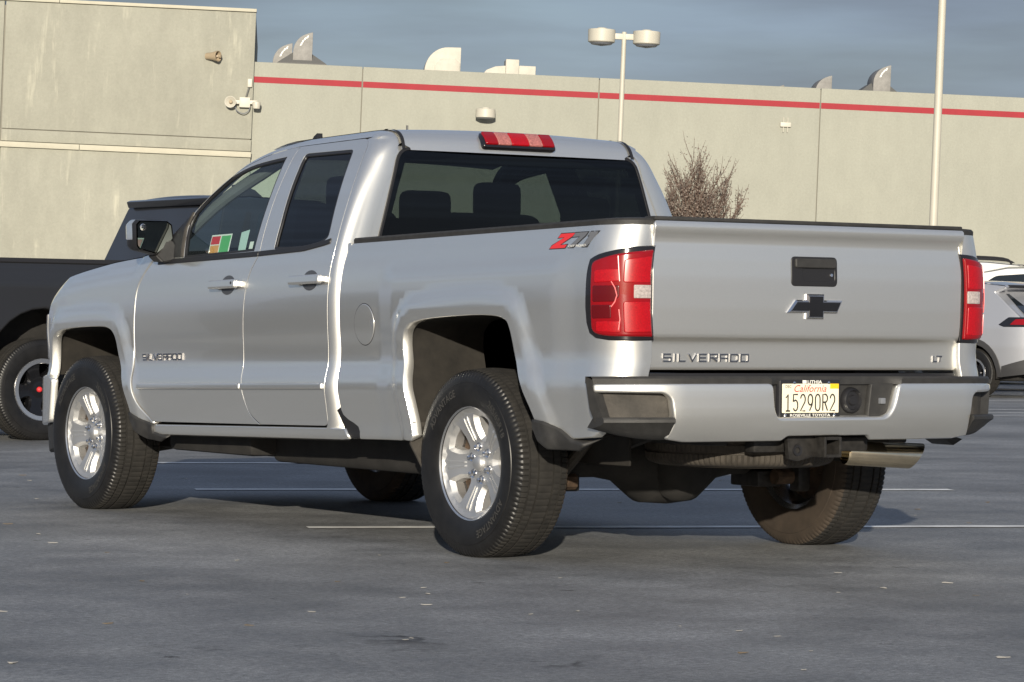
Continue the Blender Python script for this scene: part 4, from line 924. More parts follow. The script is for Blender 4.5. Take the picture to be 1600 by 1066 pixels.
# ================================================================ ground
def asphalt():
    m=bpy.data.materials.new('asphalt'); m.use_nodes=True; t=m.node_tree; b=t.nodes['Principled BSDF']; N=t.nodes.new; K=t.links.new
    tc=N('ShaderNodeTexCoord')
    def noise(scale,detail=5,rough=.6,vec=None,st=None):
        mp=N('ShaderNodeMapping'); K(tc.outputs['Object'],mp.inputs[0])
        if st: mp.inputs['Scale'].default_value=st
        n=N('ShaderNodeTexNoise'); n.inputs['Scale'].default_value=scale; n.inputs['Detail'].default_value=detail; n.inputs['Roughness'].default_value=rough; K(mp.outputs[0],n.inputs[0]); return n
    def ramp(src,p0,c0,p1,c1):
        r=N('ShaderNodeValToRGB'); r.color_ramp.elements[0].position=p0; r.color_ramp.elements[0].color=(*c0,1); r.color_ramp.elements[1].position=p1; r.color_ramp.elements[1].color=(*c1,1); K(src,r.inputs[0]); return r
    def mix(a,bb,f,mode='MIX'):
        x=N('ShaderNodeMix'); x.data_type='RGBA'; x.blend_type=mode
        if isinstance(f,float): x.inputs[0].default_value=f
        else: K(f,x.inputs[0])
        K(a,x.inputs[6]); K(bb,x.inputs[7]); return x.outputs[2]
    big=noise(.55,6); base=ramp(big.outputs[0],.36,(.128,.134,.140),.64,(.232,.241,.250))
    mid=noise(2.2,8,.7,st=(1,1,1)); c2=ramp(mid.outputs[0],.35,(.84,.84,.84),.65,(1.12,1.12,1.12)); col=mix(base.outputs[0],c2.outputs[0],1.0,'MULTIPLY')
    streak=noise(1.0,6,.6,st=(.45,3.2,1)); c3=ramp(streak.outputs[0],.40,(.78,.77,.76),.62,(1.1,1.1,1.1)); col=mix(col,c3.outputs[0],.18,'MULTIPLY')
    fine=noise(170,3,.7); c4=ramp(fine.outputs[0],.3,(.55,.55,.55),.72,(1.5,1.5,1.5)); col=mix(col,c4.outputs[0],1.0,'MULTIPLY')
    gr=noise(38,6,.75); c5=ramp(gr.outputs[0],.32,(.50,.50,.51),.68,(1.5,1.49,1.47)); col=mix(col,c5.outputs[0],1.0,'MULTIPLY')
    vo=N('ShaderNodeTexVoronoi'); vo.inputs['Scale'].default_value=75; K(tc.outputs['Object'],vo.inputs[0])
    sp=ramp(vo.outputs['Distance'],.10,(1,1,1),.18,(0,0,0)); pm=noise(9,2); pk=ramp(pm.outputs[0],.52,(0,0,0),.60,(1,1,1)); fm=mix(sp.outputs[0],pk.outputs[0],1.0,'MULTIPLY')
    wh=N('ShaderNodeRGB'); wh.outputs[0].default_value=(.42,.40,.37,1); col=mix(col,wh.outputs[0],fm)
    vd=N('ShaderNodeTexVoronoi'); vd.inputs['Scale'].default_value=3.6; mpd=N('ShaderNodeMapping'); mpd.inputs['Rotation'].default_value=(0,0,.6); mpd.inputs['Scale'].default_value=(1,.9,1); K(tc.outputs['Object'],mpd.inputs[0]); wd_=noise(14,4); md=N('ShaderNodeVectorMath'); md.operation='MULTIPLY_ADD'; K(wd_.outputs['Color'],md.inputs[0]); md.inputs[1].default_value=(.16,.16,.16); K(mpd.outputs[0],md.inputs[2]); K(md.outputs[0],vd.inputs[0])
    ch=ramp(vd.outputs['Distance'],.05,(1,1,1),.085,(0,0,0)); cm2=noise(.8,2); cq=ramp(cm2.outputs[0],.42,(0,0,0),.52,(1,1,1)); cf2=mix(ch.outputs[0],cq.outputs[0],1.0,'MULTIPLY')
    dk=N('ShaderNodeRGB'); dk.outputs[0].default_value=(.03,.03,.032,1); col=mix(col,dk.outputs[0],cf2)
    # tar cracks
    vc=N('ShaderNodeTexVoronoi'); vc.feature='DISTANCE_TO_EDGE'; vc.inputs['Scale'].default_value=.55
    wob=noise(3,4); mv=N('ShaderNodeVectorMath'); mv.operation='MULTIPLY_ADD'; K(wob.outputs['Color'],mv.inputs[0]); mv.inputs[1].default_value=(.35,.35,.35); K(tc.outputs['Object'],mv.inputs[2]); K(mv.outputs[0],vc.inputs[0])
    ck=ramp(vc.outputs['Distance'],.003,(1,1,1),.009,(0,0,0)); cm=noise(.9,3); cr=ramp(cm.outputs[0],.60,(0,0,0),.70,(1,1,1)); cf=mix(ck.outputs[0],cr.outputs[0],1.0,'MULTIPLY')
    bk=N('ShaderNodeRGB'); bk.outputs[0].default_value=(.012,.012,.013,1); col=mix(col,bk.outputs[0],cf)
    K(col,b.inputs['Base Color'])
    rr=ramp(mid.outputs[0],.3,(.55,.55,.55),.7,(.78,.78,.78)); K(rr.outputs[0],b.inputs['Roughness']); b.inputs['Specular IOR Level'].default_value=.85
    bp=N('ShaderNodeBump'); bp.inputs['Strength'].default_value=.5; bp.inputs['Distance'].default_value=.006; hm=mix(fine.outputs[0],gr.outputs[0],.5); K(hm,bp.inputs['Height']); K(bp.outputs[0],b.inputs['Normal'])
    return m
M_ASPH=asphalt()
n=60; g=np.concatenate([-np.geomspace(1500,2,30),np.geomspace(2,1500,30)]); V=[(x+5,y+5,0) for x in g for y in g]
F=[(i*n+j,(i+1)*n+j,(i+1)*n+j+1,i*n+j+1) for i in range(n-1) for j in range(n-1)]
tag(obj('ground',V,F,M_ASPH,angle=None),kind='structure')
M_LINE=mat('worn_line_paint',(.78,.78,.76),.7,var=.25,vscale=6)
DX,DN=Vector((.92,-.392,0)),Vector((.392,.92,0))
def line(a0,a1,nn,wd=.13,slope=0,ln=None):
    V=[];F=[];k=max(2,int((a1-a0)/.25))
    for i in range(k+1):
        a=a0+(a1-a0)*i/k
        for s in (-.5,.5):
            w2=wd*(1+.12*math.sin(a*7+s)+random.uniform(-.08,.08)); p=DX*a+DN*(nn+s*w2+slope*(a-a0)); V.append((p.x,p.y,.004))
    F=[(2*i,2*i+2,2*i+3,2*i+1) for i in range(k)]
    o=obj('parking_line',V,F,M_LINE); tag(o,kind='structure')
line(-1.36,6.2,1.45); line(-1.62,2.97,4.78,slope=.005); line(-1.7,3.1,8.14); line(-1.8,3.1,11.6); line(-1.8,3.1,15.0)
for nn,a0,a1 in ((20.3,8.3,14),(21.7,8.6,9.6),(22.9,8.9,15),(27.6,10.6,17),(31.5,12,19),(36.4,13.5,21),(18.4,-2,3.2),(21.9,-2,3.2)): line(a0,a1,nn,.11)

# ================================================================ building
E1=Vector((.873064,-.486707,-.029575)); BR=Vector((.024699,-.016432,.999560)); BN=Vector((-.486979,-.873411,-.002325))
BO=CAM+FW*80
BMX=Matrix(((E1.x,-BN.x,BR.x,BO.x),(E1.y,-BN.y,BR.y,BO.y),(E1.z,-BN.z,BR.z,BO.z),(0,0,0,1)))    # local: x along wall, y into the building, z up
def bw(name,base,var,streak):
    m=bpy.data.materials.new(name); m.use_nodes=True; t=m.node_tree; b=t.nodes['Principled BSDF']; N=t.nodes.new; K=t.links.new
    tc=N('ShaderNodeTexCoord')
    def nz(scale,st,d=6):
        mp=N('ShaderNodeMapping'); K(tc.outputs['Object'],mp.inputs[0]); mp.inputs['Scale'].default_value=st
        n=N('ShaderNodeTexNoise'); n.inputs['Scale'].default_value=scale; n.inputs['Detail'].default_value=d; n.inputs['Roughness'].default_value=.65; K(mp.outputs[0],n.inputs[0]); return n.outputs[0]
    def rp(s,a,b_,lo,hi):
        r=N('ShaderNodeValToRGB'); r.color_ramp.elements[0].position=a; r.color_ramp.elements[1].position=b_; r.color_ramp.elements[0].color=(lo,lo,lo,1); r.color_ramp.elements[1].color=(hi,hi,hi,1); K(s,r.inputs[0]); return r.outputs[0]
    def mul(a,c,f=1.):
        x=N('ShaderNodeMix'); x.data_type='RGBA'; x.blend_type='MULTIPLY'; x.inputs[0].default_value=f; K(a,x.inputs[6]); K(c,x.inputs[7]); return x.outputs[2]
    bc=N('ShaderNodeRGB'); bc.outputs[0].default_value=(*base,1)
    c=mul(bc.outputs[0],rp(nz(.5,(1,1,1)),.3,.7,1-var,1+var)); c=mul(c,rp(nz(2.2,(1,1,.35),8),.35,.7,1-var*1.3,1+var)); c=mul(c,rp(nz(18,(1,1,1),4),.3,.7,.95,1.05))
    if streak:
        s=rp(nz(1.6,(1.9,1,.22),7),.56,.70,0,1); s2=rp(nz(1.1,(1,1,1),4),.42,.56,0,1); k=mul(s,s2)
        wt=N('ShaderNodeRGB'); wt.outputs[0].default_value=(.40,.39,.32,1); x=N('ShaderNodeMix'); x.data_type='RGBA'; K(k,x.inputs[0]); K(c,x.inputs[6]); K(wt.outputs[0],x.inputs[7]); c=x.outputs[2]
    K(c,b.inputs['Base Color']); b.inputs['Roughness'].default_value=.9
    bp=N('ShaderNodeBump'); bp.inputs['Strength'].default_value=.4; bp.inputs['Distance'].default_value=.02; K(nz(28,(1,1,1),5),bp.inputs['Height']); K(bp.outputs[0],b.inputs['Normal'])
    return m
M_WALLR=bw('painted_concrete',(.298,.300,.256),.035,False); M_WALLL=bw('weathered_concrete',(.285,.283,.238),.055,True)
M_COPE=mat('pale_coping',(.43,.41,.33),.8,var=.06,vscale=3); M_STRIPE=mat('red_stripe_paint',(.27,.008,.018),.7,var=.08,vscale=2); M_JOINT=mat('joint_sealant',(.20,.19,.16),.9)
BL=empty('commercial_building',matrix=BMX); tag(BL,'long beige concrete building with red stripe and taller weathered wing','building')
J=[-7.2,-4.16,2.01,7.86,14.0,20.2,26.4]
for a,b in zip(J[:-1],J[1:]):
    box('wall_panel',(a+.012,.0,-2.5),(b-.012,.2,6.95),M_WALLR,BL,bev=.012)
    box('red_stripe',(a+.02,-.006,6.415),(b-.02,.1,6.57),M_STRIPE,BL,bev=0)
box('wall_backing',(-7.2,.05,-2.5),(26.4,.25,6.9),M_JOINT,BL,bev=0); box('roof_deck',(-7.2,.2,6.2),(26.4,22,6.4),M_COPE,BL,bev=0); box('side_wall',(26.2,.2,-2.5),(26.4,22,6.9),M_WALLR,BL,bev=0)
# taller wing (slightly proud)
for a,b in ((-13.36,-6.97),(-19.5,-13.40),(-25.6,-19.54)):
    box('wall_panel',(a,-.14,4.94),(b,.1,8.20),M_WALLL,BL,bev=.012); box('wall_panel',(a,-.14,4.62),(b,.1,4.915),M_WALLL,BL,bev=.008); box('wall_panel',(a,-.14,-2.5),(b,.1,4.60),M_WALLL,BL,bev=.008)
box('wing_backing',(-25.6,-.09,-2.5),(-7.0,.3,8.1),M_JOINT,BL,bev=0); box('wing_side_wall',(-7.04,.12,-2.5),(-6.975,10,8.19),M_WALLL,BL,bev=0); box('wing_roof',(-25.6,.2,7.9),(-7.1,10,8.0),M_COPE,BL,bev=0)
for a,b in ((-12.0,-6.95),(-17.0,-12.0),(-25.6,-17.0)): box('coping',(a,-.18,8.215),(b-.01,.15,8.30),M_COPE,BL,bev=.01)
for a,b in ((-11.35,-6.96),(-16.5,-11.36),(-25.6,-16.51)): box('ledge',(a,-.22,4.46),(b,-.1,4.60),M_COPE,BL,bev=.012)
def fit(name,label,cat,a,b,y=0,group=None):
    o=empty(name,matrix=BMX@Matrix.Translation((a,y,b))); return tag(o,label,cat,group)
M_LAMPW=mat('lamp_white',(.47,.45,.385),.5); M_VENTG=mat('vent_grey',(.20,.195,.185),.6,var=.2,vscale=6); M_VENTW=mat('vent_white',(.46,.44,.38),.6,var=.08,vscale=6); M_PYR=mat('vent_base_grey',(.12,.12,.115),.7)
M_HORN=mat('horn_tan',(.34,.27,.18),.5)
# wall lamp
o=fit('wall_lamp','round pale drum lamp on the wall under the red stripe','wall lamp',-.95,5.8,0)
lathe('lamp_body',[(.12,0.001),(.12,.24),(.10,.255),(-.10,.26),(-.11,.24)],M_LAMPW,o,axis='z',loc=(0,-.30,.06)); lathe('lamp_lens',[(-.10,.24),(-.13,.20),(-.14,0.001)],M_GREYP,o,axis='z',loc=(0,-.30,.06)); box('lamp_bracket',(-.09,-.30,.05),(.09,.02,.15),M_LAMPW,o); lathe('lamp_cap',[(.12,.12),(.16,.10),(.17,0.001)],M_LAMPW,o,axis='z',loc=(0,-.30,.06))
# horn
o=fit('horn_speaker','small tan horn loudspeaker on the taller wall','loudspeaker',-7.95,7.02,-.14)
V,F=latheVF([(-.20,.05),(-.18,.085),(.0,.10),(.12,.13),(.19,.14),(.19,.125),(.05,.085),(.05,.0001)],24,'x',(0,-.17,0)); h=obj('horn_bell',V,F,M_HORN,o); h.rotation_euler=(0,0,math.radians(-35)); lathe('horn_driver',[(.10,.05),(.14,.045),(.15,.001)],M_HORN,o,axis='x',n=16,loc=(0,-.17,0)).rotation_euler=(0,0,math.radians(-35)); box('horn_bracket',(-.05,-.2,-.03),(.05,.02,.03),M_HORN,o)
# floodlight / camera cluster on the corner
o=fit('corner_floodlight','white twin floodlight box with cable at the wall corner','floodlight',-7.15,5.87,-.14)
box('control_box',(-.16,-.16,-.13),(.12,.01,.13),M_LAMPW,o); 
f1=lathe('flood_head',[(-.10,.001),(-.10,.06),(.06,.15),(.06,.14),(-.02,.05),(-.02,.001)],M_LAMPW,o,axis='y',n=20,loc=(-.38,-.20,-.01)); f1.rotation_euler=(math.radians(0),0,math.radians(180-10))
box('arm',(-.30,-.17,-.05),(-.14,-.05,.05),M_LAMPW,o); lathe('motion_sensor',[(-.09,.001),(-.09,.09),(.02,.11),(.08,.10),(.10,.001)],M_LAMPW,o,axis='z',n=20,loc=(.28,-.16,-.06)); box('sensor_arm',(.10,-.16,-.04),(.30,-.08,.06),M_LAMPW,o); lathe('bulb',[(-.05,.001),(-.04,.04),(0,.05)],M_HORN,o,axis='y',n=12,loc=(-.38,-.24,-.01))
tube('cable',smooth([(-.28,-.12,-.05),(-.22,-.14,-.22),(-.05,-.14,-.29),(.08,-.12,-.22),(.12,-.10,-.10)],5),.013,M_GREYP,o,n=6); tube('conduit',[(.0,-.06,.12),(.08,-.05,.42)],.022,M_PYR,o,n=8); box('junction_box',(.03,-.10,.40),(.15,.01,.62),M_LAMPW,o,bev=.02)
# antenna box
o=fit('wall_antenna','small white antenna box with four rods on the wall','antenna',6.95,5.95,0)
box('antenna_body',(-.14,-.08,-.06),(.14,.01,.06),M_LAMPW,o)
for x in (-.055,.055):
    tube('rod',[(x,-.05,.05),(x,-.05,.19)],.014,M_LAMPW,o,n=6); tube('rod',[(x,-.05,-.05),(x,-.05,-.20)],.014,M_LAMPW,o,n=6)
# roof vents
def fan(name,label,a,b,r,m,grp,y0=1.2,dep=.9,pyr=None,patches=True):
    o=fit(name,label,'roof vent',a,b,y0,grp)
    pts=[(r*1.0,-.5)]+[(r*1.0-r*math.sin(t)*1.0,r*math.cos(t)*1.03) for t in np.linspace(0,math.pi/2,12)]+[(0,-.5)]
    pts=[(r,-.75),(r,r*1.05),(r*.82,r*1.0)]+[(r*(1-math.cos(t)),r*math.sin(t)) for t in np.linspace(1.15,0,9)]+[(0,-.75)]
    prism('hood',pts,0,dep,m,o,axes='xz',bev=.01)
    if patches:
        for k in range(4): 
            t=.4+k*.22; x=r*(1-.72*math.cos(t)); z=r*.8*math.sin(t); prism('sealant_patch',[(x,z),(x+.05,z+.02),(x+.07,z+.09),(x+.03,z+.07)],-.006,.01,M_WHITE,o,axes='xz')
    if pyr:
        (x0,x1,t0,t1,h)=pyr; V=[(x0,-.1,-.75),(x1,-.1,-.75),(x1,1.4,-.75),(x0,1.4,-.75),(x0,-.1,-.30),(x1,-.1,-.30),(x1,1.4,-.30),(x0,1.4,-.30),(t0,.25,h),(t1,.25,h),(t1,1.0,h),(t0,1.0,h)]
        F=[(i,(i+1)%4,4+(i+1)%4,4+i) for i in range(4)]+[(4+i,4+(i+1)%4,8+(i+1)%4,8+i) for i in range(4)]+[(8,9,10,11),(3,2,1,0)]; obj('vent_base',V,F,M_PYR,o)
    return o
fan('roof_vent','grey fan hood beside the pyramid base near the taller wing',-6.5,7.02,.50,M_VENTG,'grey roof vents',.75)
fan('roof_vent','grey fan hood on a dark pyramid base near the taller wing',-5.98,7.30,.50,M_VENTG,'grey roof vents',.45,pyr=(-.40,.88,0,.46,-.0))
fan('roof_vent','low grey hood just showing over the parapet above the antenna box',6.80,6.80,.28,M_VENTG,'grey roof vents',1.2,patches=False)
fan('roof_vent','plain grey fan hood above a wall joint',7.92,6.94,.44,M_VENTG,'grey roof vents',1.2,patches=False)
fan('roof_vent','grey fan hood with white sealant on a pyramid base by the tall pole',9.33,7.20,.46,M_VENTG,'grey roof vents',.45,pyr=(-.42,.72,-.02,.44,0))
o=fit('gooseneck_vent','large white gooseneck vent with quarter-round back on the roof','roof vent',-2.52,6.97,1.0)
r=.68; prism('duct_shell',[(.95,-.75),(.95,.69)]+[(.62-.62*math.sin(t),.69*math.cos(t)*.96+.02) for t in np.linspace(0,math.pi/2,12)]+[(0,-.75)],0,.8,M_VENTW,o,axes='xz',bev=.02)
prism('inner_duct',[(.27,-.75),(.27,.18),(.42,.36),(.80,.38),(.93,.26),(.93,-.75)],-.06,.05,M_VENTW,o,axes='xz',bev=.015)
o=fit('roof_duct','white horizontal roof duct with raised collar','roof duct',-1.0,6.97,1.0)
prism('duct_elbow',[(0,-.75),(0,.0),(.12,.14),(.35,.24),(.62,.27),(.62,-.75)],0,.6,M_VENTW,o,axes='xz',bev=.015); box('collar',(.62,-.05,-.75),(.97,.65,.44),M_VENTW,o,bev=.02); box('duct_box',(.97,.0,-.75),(1.42,.6,.29),M_VENTW,o,bev=.03)

# ================================================================ light poles
M_POLE=mat('white_pole_paint',(.45,.43,.365),.5,var=.05,vscale=2)
def tilt(loc): return Matrix(((E1.x,-BN.x,BR.x,loc[0]),(E1.y,-BN.y,BR.y,loc[1]),(E1.z,-BN.z,BR.z,loc[2]),(0,0,0,1)))
o=empty('light_pole',matrix=tilt((31.53,44.60,0))); tag(o,'white parking-lot pole carrying two round drum lamps','light pole','parking lot light poles')
tube('pole',[(0,0,-.3),(0,0,7.50)],[.065,.052],M_POLE,o,n=16); box('pole_base',(-.25,-.25,-.3),(.25,.25,.6),M_COPE,o,bev=.03)
for s in (-1,1):
    lh=lathe('lamp_head',[(.17,.001),(.17,.10),(.135,.13),(.13,.30),(.10,.305),(-.14,.30),(-.16,.27)],M_POLE,o,n=32,axis='z',loc=(s*.50,0,7.40)); lathe('lamp_lens',[(-.15,.27),(-.20,.22),(-.235,.001)],M_GREYP,o,n=24,axis='z',loc=(s*.50,0,7.40)); box('lamp_arm',(min(0,s*.22),-.045,7.33),(max(0,s*.22),.045,7.46),M_POLE,o,bev=.01)
o=empty('light_pole',matrix=tilt((25.36,27.08,0))); tag(o,'tall plain white pole standing behind the tailgate right side','light pole','parking lot light poles')
tube('pole',[(0,0,-.3),(0,0,8.0)],[.074,.060],M_POLE,o,n=16); box('pole_base',(-.25,-.25,-.3),(.25,.25,.6),M_COPE,o,bev=.03)
for s in (-1,1):
    lathe('lamp_head',[(.17,.001),(.17,.10),(.135,.13),(.13,.30),(.10,.305),(-.14,.30),(-.16,.27)],M_POLE,o,n=32,axis='z',loc=(s*.50,0,7.9)); box('lamp_arm',(min(0,s*.22),-.045,7.83),(max(0,s*.22),.045,7.96),M_POLE,o,bev=.01)

# ================================================================ bare tree
M_BARK=mat('tree_bark',(.10,.065,.05),.9,var=.3,vscale=10); M_LEAF=mat('dead_leaves',(.19,.155,.13),.85,var=.4,vscale=6)
def tree(loc,h):
    o=empty('bare_tree',loc); tag(o,'small leafless tree with brown clinging leaves in front of the beige wall','tree')
    R=random.Random(11); V=[];F=[];LV=[];LF=[]
    def br(p,d,l,r,lev):
        pts=[p]; q=p.copy(); dd=d.copy(); n=5
        for i in range(n):
            dd=(dd+Vector((R.uniform(-.13,.13),R.uniform(-.13,.13),.05))).normalized(); q=q+dd*(l/n); pts.append(q.copy())
        v,f=tubeVF(pts,[r*(1-.7*i/n) for i in range(n+1)],5 if lev else 8,False); k=len(V); V.extend(v); F.extend(tuple(i+k for i in t) for t in f)
        if lev<3:
            m=(9 if lev==0 else 9 if lev==1 else 7)
            for i in range(m):
                t=.22+.78*(i+R.random()*.7)/m; t=min(t,.99); a=pts[int(t*n)].lerp(pts[min(n,int(t*n)+1)],(t*n)%1)
                ang=R.uniform(0,6.28); tl=(.75 if lev==0 else .45); nd=(dd*1.0+Vector((math.cos(ang),math.sin(ang),R.uniform(-.05,.3)))*tl).normalized()
                br(a,nd,l*R.uniform(.38,.58)*(1.15-.45*t if lev==0 else 1),r*.45,lev+1)
        if lev>=2:
            for i in range(15):
                t=R.random(); a=pts[int(t*n)]+Vector((R.gauss(0,.03),R.gauss(0,.03),R.gauss(0,.03))); s=R.uniform(.013,.028); x=Vector((R.gauss(0,1),R.gauss(0,1),R.gauss(0,1))).normalized(); y=x.cross(Vector((R.gauss(0,1),R.gauss(0,1),R.gauss(0,1)))).normalized(); k=len(LV)
                LV.extend([a-x*s,a+y*s*.6,a+x*s,a-y*s*.6]); LF.append((k,k+1,k+2,k+3))
    br(Vector((0,0,-.1)),Vector((0,0,1)),h*.42,.075,9)
    for i in range(24):
        a=i*6.28*5/13+R.uniform(-.3,.3); sp=R.uniform(.08,.42)if i else .05
        br(Vector((0,0,h*R.uniform(.25,.42))),Vector((math.cos(a)*sp,math.sin(a)*sp,1)).normalized(),h*R.uniform(.40,.56)*(1-.32*sp),.035,1)
    obj('trunk',V,F,M_BARK,o,angle=60); c=obj('crown',LV,LF,M_LEAF,o,angle=None); c['kind']='stuff'
tree((28.16,37.27,0),3.85)
# ================================================================ other vehicles
M_BLACKCAR=mat('black_car_paint',(.012,.0122,.0135),.35,0,1,.03); M_WHITECAR=mat('white_car_paint',(.72,.72,.70),.35,0,1,.03); M_SILVCAR=mat('pale_silver_paint',(.50,.51,.54),.4,.55,1,.03)
M_CARGL=mat('car_glass_dark',(.012,.016,.02),.05,0,0,spec=.8); M_RIMBLK=mat('black_alloy',(.015,.015,.017),.25,.6,.5); M_CLAD=mat('grey_cladding',(.04,.04,.042),.6)
def remat(me,ms):
    c=me.copy(); c.materials.clear()
    for m in ms: c.materials.append(m)
    return c
RIM_DARK=(remat(RIM[0],[M_RIMBLK]),remat(RIM[1],[M_RIMBLK]),remat(RIM[2],[M_RIMW]),remat(RIM[4],[M_REDP]))
RIMLIP=mesh('rim_lip',*latheVF([(-.113,.203),(-.118,.206),(-.120,.236),(-.114,.240)],60),M_RIMW,40)
def cwheel(par,x,y,out,sc,cap=None):
    wl=link('wheel',RIM_DARK[2],par,(x,y,HL*sc),(0,0,0 if out<0 else math.pi)); wl.scale=(sc,sc,sc)
    link('tyre',TYRE,wl); link('rim_face',RIM_DARK[0],wl); h=link('hub_cap',RIM_DARK[3] if cap else RIM[4],wl); h.scale=(1,.62,.62); link('rim_lip',RIMLIP,wl); return wl
def vehicle(name,label,cat,loc,rotz,paint_,top,arches,belt,wins,W,zmax,side_lo=.38,ends=(.5,.5),group=None,scale=1):
    o=empty(name,loc,rotz); o.scale=(scale,)*3; tag(o,label,cat,group)
    ys=[p[0] for p in top]; y0,y1=min(ys),max(ys)
    def wf(y,z):
        t=np.clip((y-(y1-ends[0]))/ends[0],0,1); u=np.clip(((y0+ends[1])-y)/ends[1],0,1)
        tum=np.interp(z,[.2,.45,.75,belt-.12,belt,zmax-.08,zmax],[.90,.97,1.0,.995,.965,.80,.74])
        return W/2*(tum-.22*t**2.2-.14*u**2.4)
    S=lambda y,z:np.stack([-wf(np.asarray(y,float),np.asarray(z,float)),np.asarray(y,float),np.asarray(z,float)],-1)
    # outline: top silhouette front->rear, then along the sill with arches
    low=[(top[-1][0],top[-1][1])]
    for c,r,zc,sq in arches:                             # from rear to front
        low.append((c-r-.02,side_lo)); 
        low+= [(c+r*math.cos(t)*(1.0),max(side_lo,zc+r*sq*math.sin(t))) for t in np.linspace(math.pi,0,17)]
        low.append((c+r+.02,side_lo))
    body=list(top)+low
    for s in (1,-1):
        b=patch('body_side',body,S,(-1,0,0),paint_,o,sgn=s,step=.07,bstep=.035,roll=.02,drop=.012,depth=.06)
        for c,r,zc,sq in arches:
            V=[];F=[]; t=np.linspace(-.2,math.pi+.2,20); q=[(c+r*1.02*math.cos(a),max(.2,zc+r*sq*1.02*math.sin(a))) for a in t]
            for y,z in q: V+=[(-(W/2-.03)*s,y,z),(-(W/2-.42)*s,y,z)]
            F=[(2*i,2*i+1,2*i+3,2*i+2) for i in range(19)]; F.append(tuple(2*i+1 for i in range(20))); obj('wheel_housing',V,F,M_DARK,o)
        for wn in wins:
            patch('side_window',roundpoly(wn,.05,4),S,(-1,0,0),M_CARGL,o,sgn=s,step=.08,off=.004,roll=.004,depth=.02)
    tp=dens(list(top),.06)[:-int(np.linalg.norm(np.array(top[0])-np.array(top[-1]))/.06+1)]
    rows=[]
    for y,z in tp:
        h=float(wf(y,z))-.012; rows.append([(x*h,y,z+.03*(1-x*x)*(z>belt)) for x in np.linspace(-1,1,15)])
    V,F=gridVF(rows); obj('body_top',V,F,paint_,o,angle=40)
    box('underbody',(-W/2+.2,y0+.3,.24),(W/2-.2,y1-.4,.5),M_DARK,o,bev=.05)
    return o,S
def hd(F): return math.atan2(-F[0],F[1])
R2=Vector((.8326,-.5538)); W2=Vector((.5538,.8326))
# black lifted pickup behind the front wheel
ptop=[(4.75,.62),(4.78,.95),(4.70,1.22),(4.45,1.30),(3.65,1.38),(3.06,1.95),(2.80,2.04),(2.10,2.06),(1.86,2.045),(1.81,2.0),(1.62,1.47),(1.53,1.45),(-1.22,1.45),(-1.27,1.43),(-1.28,.75),(-1.22,.62)]
bkp,S=vehicle('black_pickup','black lifted pickup with machined-lip wheels parked side-on beyond the front wheel','pickup truck',(2.62,13.03,0),hd((.998,.056)),M_BLACKCAR,ptop,[(0,.56,.42,1.16),(3.70,.56,.42,1.16)],1.42,
    [[(2.0,1.50),(2.14,1.92),(2.60,1.93),(2.60,1.47),(2.0,1.47)],[(2.66,1.47),(2.66,1.93),(2.92,1.88),(3.38,1.47)]],2.04,2.06,side_lo=.62,ends=(.5,.12))
for x in (-.86,.86):
    for y in (0,3.70): cwheel(bkp,x,y,-1 if x<0 else 1,1.05,True)
for s in (1,-1):
    patch('bed_rail',[( -1.24,1.44),(1.54,1.44),(1.54,1.475),(-1.24,1.475)],S,(-1,0,0),M_TRIM,bkp,sgn=s,step=.1,off=.012,roll=.004,depth=.06)
    patch('door_gap',[(1.62,1.40),(1.62,.66),(1.628,.66),(1.628,1.40)],S,(-1,0,0),M_BLACKP,bkp,sgn=s,step=.1,off=.003,roll=.001,depth=.006)
    patch('tail_lamp',roundpoly([(-1.26,.98),(-1.10,.98),(-1.10,1.40),(-1.26,1.40)],.02),S,(-1,0,0),M_REDD,bkp,sgn=s,step=.06,off=.008,roll=.004,depth=.03)
    patch('quarter_trim',[(1.83,1.50),(2.02,1.92),(2.07,1.92),(1.92,1.50)],S,(-1,0,0),M_TRIM,bkp,sgn=s,step=.06,off=.008,roll=.003,depth=.03)
prism('cab_spoiler',[(2.14,2.045),(1.78,2.05),(1.74,2.035),(1.76,1.98),(1.88,2.0)],-.74,.74,M_BLACKCAR,bkp,axes='yz',bev=.01)
prism('shark_fin',[(2.74,2.05),(2.42,2.05),(2.40,2.19),(2.45,2.195),(2.60,2.15)],-.04,.04,M_TRIM,bkp,axes='yz',bev=.008)
tube('axle',[(-.8,0,.42),(.8,0,.42)],.06,M_DARK,bkp); box('frame_rail',(-.5,-1.2,.62),(-.42,4.4,.78),M_DARK,bkp); box('frame_rail',(.42,-1.2,.62),(.5,4.4,.78),M_DARK,bkp)
box('rear_bumper',(-.95,-1.42,.62),(.95,-1.26,.86),M_CHROME,bkp,bev=.03)

